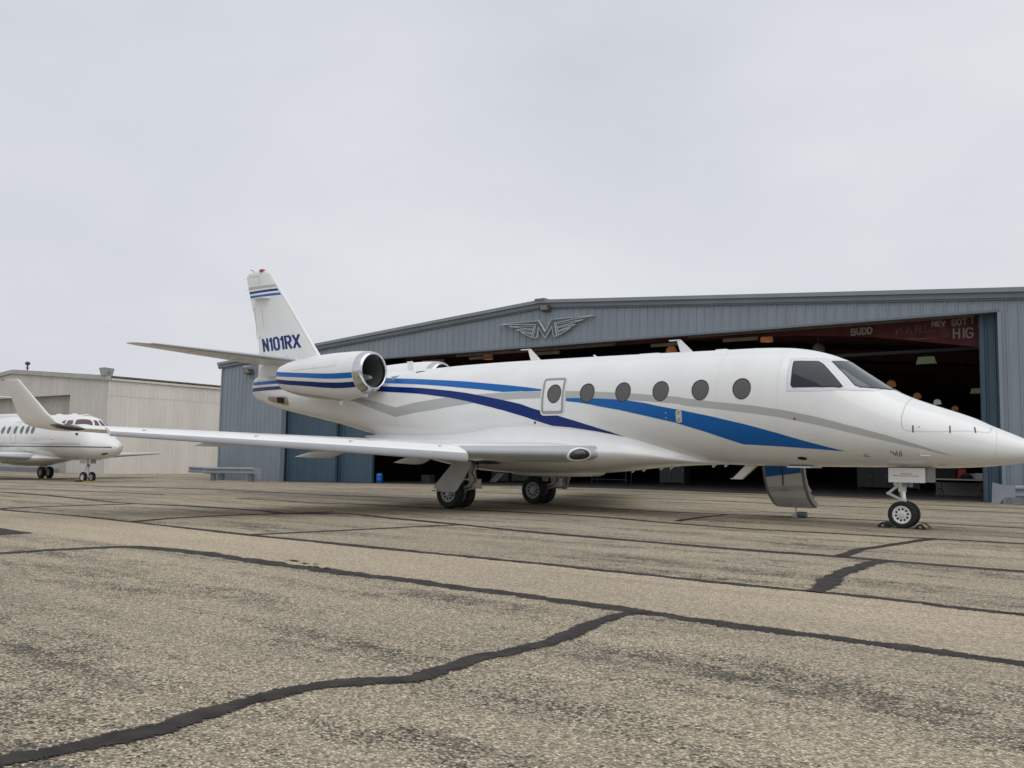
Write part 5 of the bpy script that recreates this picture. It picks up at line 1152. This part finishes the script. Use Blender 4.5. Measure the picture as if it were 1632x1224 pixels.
def chock(name, xj, yj, rz, lab, yellow):
    c_, s_ = math.cos(JYAW), math.sin(JYAW); o = empty(name, (JX+c_*xj-s_*yj, JY+s_*xj+c_*yj, 0), JYAW+rz, label=lab, category='wheel chock', group='chocks at the nose wheel')
    rings = [[(-.075, y_, 0), (.085, y_, 0), (.075, y_, .03), (.02, y_, .075), (-.02, y_, .08), (-.07, y_, .04)] for y_ in (-.19, .19)]
    V, F = loft(rings); fix_normals(new_obj('chock_body', V, F, BLACKR, o, False))
    for y_ in (-.194, .194):
        MB().cyl((.0, y_-.004, .035), (.0, y_+.004, .035), .016, n=12).build('end_eye', GALV, o)
    if yellow: MB().add([(-.022, -.17, .0825), (.022, -.17, .0775), (.078, -.17, .0325), (.078, -.02, .0325), (.022, -.02, .0775), (-.022, -.02, .0825)], [(1, 2, 3, 4)]).build('yellow_band', YEL, o)
chock('wheel_chock', -.26, -.03, 0, 'black rubber chock behind the jet nose wheel', False)
chock('wheel_chock', .265, -.03, 0, 'black chock with yellow band ahead of the jet nose wheel', True)

# ------------------------------------------------------------------ second jet, at the left
J2P = (-18.3, 38., -.33); J2A = -.6306
j2 = empty('second_business_jet', J2P, J2A, label='smaller plain white business jet with thin dark line parked at the left edge', category='jet')
B2 = Body([(2.72,1.50,1.48,.01,1.49),(2.70,1.57,1.40,.09,1.49),(2.62,1.66,1.29,.2,1.48),(2.45,1.76,1.19,.34,1.47),(2.1,1.90,1.09,.52,1.48),(1.75,2.02,1.03,.65,1.52),(1.45,2.22,1.0,.74,1.58),(1.15,2.50,.985,.80,1.66),(.8,2.70,.98,.86,1.75),(.4,2.81,.975,.90,1.82),(-.2,2.89,.975,.94,1.88),(-1.2,2.915,.975,.965,1.92),(-5.5,2.90,1.0,.965,1.93),(-7.5,2.86,1.10,.92,1.96),(-9.5,2.80,1.40,.75,2.08),(-11.5,2.72,1.85,.48,2.28),(-12.8,2.60,2.2,.2,2.4),(-13.0,2.5,2.3,.08,2.4)], 2.05)
B2.mesh('fuselage', WHITE2, j2, sorted(set(list(np.linspace(-13, -1, 30))+list(np.linspace(-1, 2, 24))+list(np.linspace(2, 2.72, 16)))), 64)
for sd_ in (-1, 1):
    f2 = lambda off: B2.fn(sd_, off)
    for cx in (-5.38, -4.83, -4.21, -3.61, -3.09, -2.6):
        wo = empty('cabin_window', parent=j2); drape('window_rim', ell(cx, .305, .155, .20, 24), f2(.004), .08, FLOODG, wo); drape('pane', ell(cx, .305, .135, .178, 24), f2(.007), .08, GLASS, wo)
    def zq(lst, off, m_, nm, par=j2): drape(nm, [(x, B2.t_of_z(x, z)) for x, z in lst], f2(off), .08, m_, par)
    cw2 = empty('cockpit_window', parent=j2)
    for nm_, pl_ in (('side_pane', [(-.512,.585),(-.192,.574),(-.315,.815),(-.459,.782)]), ('side_pane', [(-.103,.580),(.360,.639),(.179,.864),(-.148,.812)]), ('front_pane', [(.501,.648),(.9,.88),(1.225,1.17),(1.05,1.27),(.875,1.28),(.6,1.11),(.317,.937)]), ('windscreen_pane', [(1.27,1.25),(1.35,1.51),(1.15,1.53),(.968,1.53),(.93,1.38),(1.08,1.36)])):
        drape(nm_, pl_, f2(.006), .08, MAROON, cw2)
    q_ = np.linspace(-12, 2.6, 60)
    zq([(x, 1.475+.0*x) for x in q_]+[(x, 1.515) for x in q_[::-1]], .004, STRIPEN, 'navy_line'); q_ = np.linspace(-12, 1.2, 50); zq([(x, 1.575) for x in q_]+[(x, 1.645) for x in q_[::-1]], .003, mat('pale_grey_band', (.58, .59, .62), .3), 'grey_band')
    # emergency exit outline
    zq([(-4.52, 1.64), (-4.06, 1.64), (-4.06, 1.66), (-4.50, 1.66), (-4.50, 2.58), (-4.06, 2.58), (-4.06, 2.60), (-4.52, 2.60)], .005, EXITG, 'exit_outline')
    zq([(-4.075, 1.66), (-4.055, 1.66), (-4.055, 2.58), (-4.075, 2.58)], .005, EXITG, 'exit_outline')
    drape('nose_light', ell(2.25, B2.t_of_z(2.25, 1.22), .16, .12, 16), f2(.004), .06, BLK, j2)
    pq = B2.p(.9, .311, sd_); MB().box((pq[0]-.1, pq[1]-.02, pq[2]-.05), (pq[0]+.06, pq[1]+.02, pq[2]+.05)).build('air_scoop', DARKM, j2)
    pq = B2.p(-.8, B2.t_of_z(-.8, 1.78), sd_); MB().tube([pq, (pq[0], pq[1]+sd_*.1, pq[2]+.02), (pq[0]+.25, pq[1]+sd_*.1, pq[2]+.03)], .015).build('pitot_probe', STEEL, j2)
    # wing
    wg = empty('wing', parent=j2)
    se = [((-2.55, sd_*.7, 1.02), 3.2, .12), ((-2.95, sd_*1.5, 1.04), 2.9, .12), ((-6.0, sd_*7.4, 1.28), 1.05, .1), ((-6.5, sd_*7.8, 1.29), .6, .08)]
    wing_mesh('wing_skin', se, WHITE2, wg); le_strip('leading_edge', se[:3], SILVER, wg, .05, .004)
    MB().box((-5.2, sd_*3.2-.05, .92), (-4.3, sd_*3.2+.05, 1.0)).build('flap_track_fairing', WHITE2, wg)
    mg = empty('main_landing_gear', parent=j2)
    wheel(mg, (-6.05, sd_*1.62, .29), .29, .17, .15, RIMG, sd_, 8); wheel(mg, (-6.05, sd_*1.24, .29), .29, .17, .15, RIMG, -sd_, 8)
    MB().cyl((-6.05, sd_*1.43, .29), (-6.05, sd_*1.43, 1.05), .07).build('strut', STEEL, mg, True); MB().cyl((-6.05, sd_*1.70, .29), (-6.05, sd_*1.15, .29), .04).build('axle', STEEL, mg, True)
    MB().plate([(-5.85, sd_*1.0, .88), (-5.45, sd_*1.0, .88), (-5.2, sd_*.75, .70), (-5.6, sd_*.75, .70)], (0, .3, 1), .03).build('gear_door', GEARDOOR, mg)
    en = empty('engine_nacelle', parent=j2)
    for nm, pf, m_ in (('cowling', [(-10.9, .26), (-10.4, .36), (-9.6, .44), (-8.9, .46), (-8.35, .43)], WHITE2), ('intake_lip', [(-8.35, .43), (-8.2, .41), (-8.15, .37), (-8.2, .34), (-8.4, .33)], CHROME), ('intake_duct', [(-8.4, .33), (-8.8, .33), (-8.8, .01)], BLK), ('exhaust', [(-10.9, .26), (-10.6, .24), (-10.6, .01)], BLK)):
        fix_normals(MB().lathe(pf, 'x', (0, sd_*1.38, 2.35), 28).build(nm, m_, en, True))
    MB().box((-10.2, min(sd_*.7, sd_*1.0), 2.28), (-8.9, max(sd_*.7, sd_*1.0), 2.4)).build('pylon', WHITE2, en)
    hs = [((-10.9, sd_*.03, 4.05), 1.5, .09), ((-12.25, sd_*3.0, 4.12), .75, .08)]
    wing_mesh('horizontal_stabiliser', hs, WHITE2, j2)
rings = []
for x, hw, zt, zb in ((-1.3,.3,1.05,.96),(-1.9,.7,1.15,.86),(-2.8,.95,1.25,.72),(-3.8,1.05,1.3,.62),(-5.2,1.05,1.3,.60),(-6.4,.95,1.3,.68),(-7.4,.7,1.3,.9),(-8.2,.4,1.35,1.15)): rings.append([(x, hw*math.cos(R(a)), (zt+zb)/2+(zt-zb)/2*math.sin(R(a))) for a in range(0, 360, 12)])
V, F = loft(rings); fix_normals(new_obj('belly_fairing', V, F, WHITE2, j2, True))
rings = []
for z, a, b, th in ((2.5, -7.6, -12.6, .26), (3.0, -9.2, -12.7, .2), (3.6, -10.1, -12.8, .16), (5.2, -11.6, -13.2, .1), (5.3, -12.0, -13.1, .04)): rings.append([(a-u*(a-b), -yt(u, .2)*5*th, z) for u in US[::-1]]+[(a-u*(a-b), yt(u, .2)*5*th, z) for u in US[1:-1]])
V, F = loft(rings); fix_normals(new_obj('vertical_fin', V, F, WHITE2, j2, True))
fix_normals(MB().lathe([(-9, .05), (-8, .14), (-6, .135), (-5.05, .13), (-4.95, .115), (-4.97, .09)], 'x', (0, 0, 2.90), 20).build('dorsal_duct', WHITE2, j2, True)); MB().cyl((-4.99, 0, 2.90), (-5.1, 0, 2.90), .09).build('duct_intake', BLK, j2)
for x0 in (-2.2, -.9, .1): MB().lathe([(0, .16), (.03, .13), (.05, .06), (.055, .005)], 'z', c=(x0, 0, float(B2.ZT(x0))-.01), n=16).build('antenna_dome', WHITE2, j2, True)
ng2 = empty('nose_landing_gear', parent=j2)
wheel(ng2, (.45, -.19, .225), .225, .12, .125, RIMW, -1, 8); wheel(ng2, (.45, .19, .225), .225, .12, .125, RIMW, 1, 8)
MB().cyl((.45, -.25, .225), (.45, .25, .225), .03).build('axle', STEEL, ng2, True); MB().cyl((.40, 0, 1.02), (.45, 0, .225), .055).build('strut', RIMW, ng2, True)
MB().tube([(.36, 0, .70), (.24, 0, .55), (.42, 0, .40)], .025).build('torque_link', RIMW, ng2, True); MB().box((.2, -.25, .80), (.62, -.22, 1.0)).box((.2, .22, .80), (.62, .25, 1.0)).build('gear_door', GEARDOOR, ng2); MB().cyl((.55, -.06, .72), (.62, -.06, .72), .06).build('taxi_light', GALV, ng2, True)
c_, s_ = math.cos(J2A), math.sin(J2A)
for xj, lab in ((.15, 'low yellow chock behind the second jet nose wheels'), (.76, 'low yellow chock ahead of the second jet nose wheels')):
    o = empty('low_wheel_chock', (J2P[0]+c_*xj, J2P[1]+s_*xj, J2P[2]), J2A, label=lab, category='wheel chock', group='chocks at the second jet')
    V, F = loft([[(-.07, y_, 0), (.07, y_, 0), (.03, y_, .08), (-.03, y_, .08)] for y_ in (-.35, .35)]); fix_normals(new_obj('chock_body', V, F, YEL if xj > .5 else BLACKR, o, False))
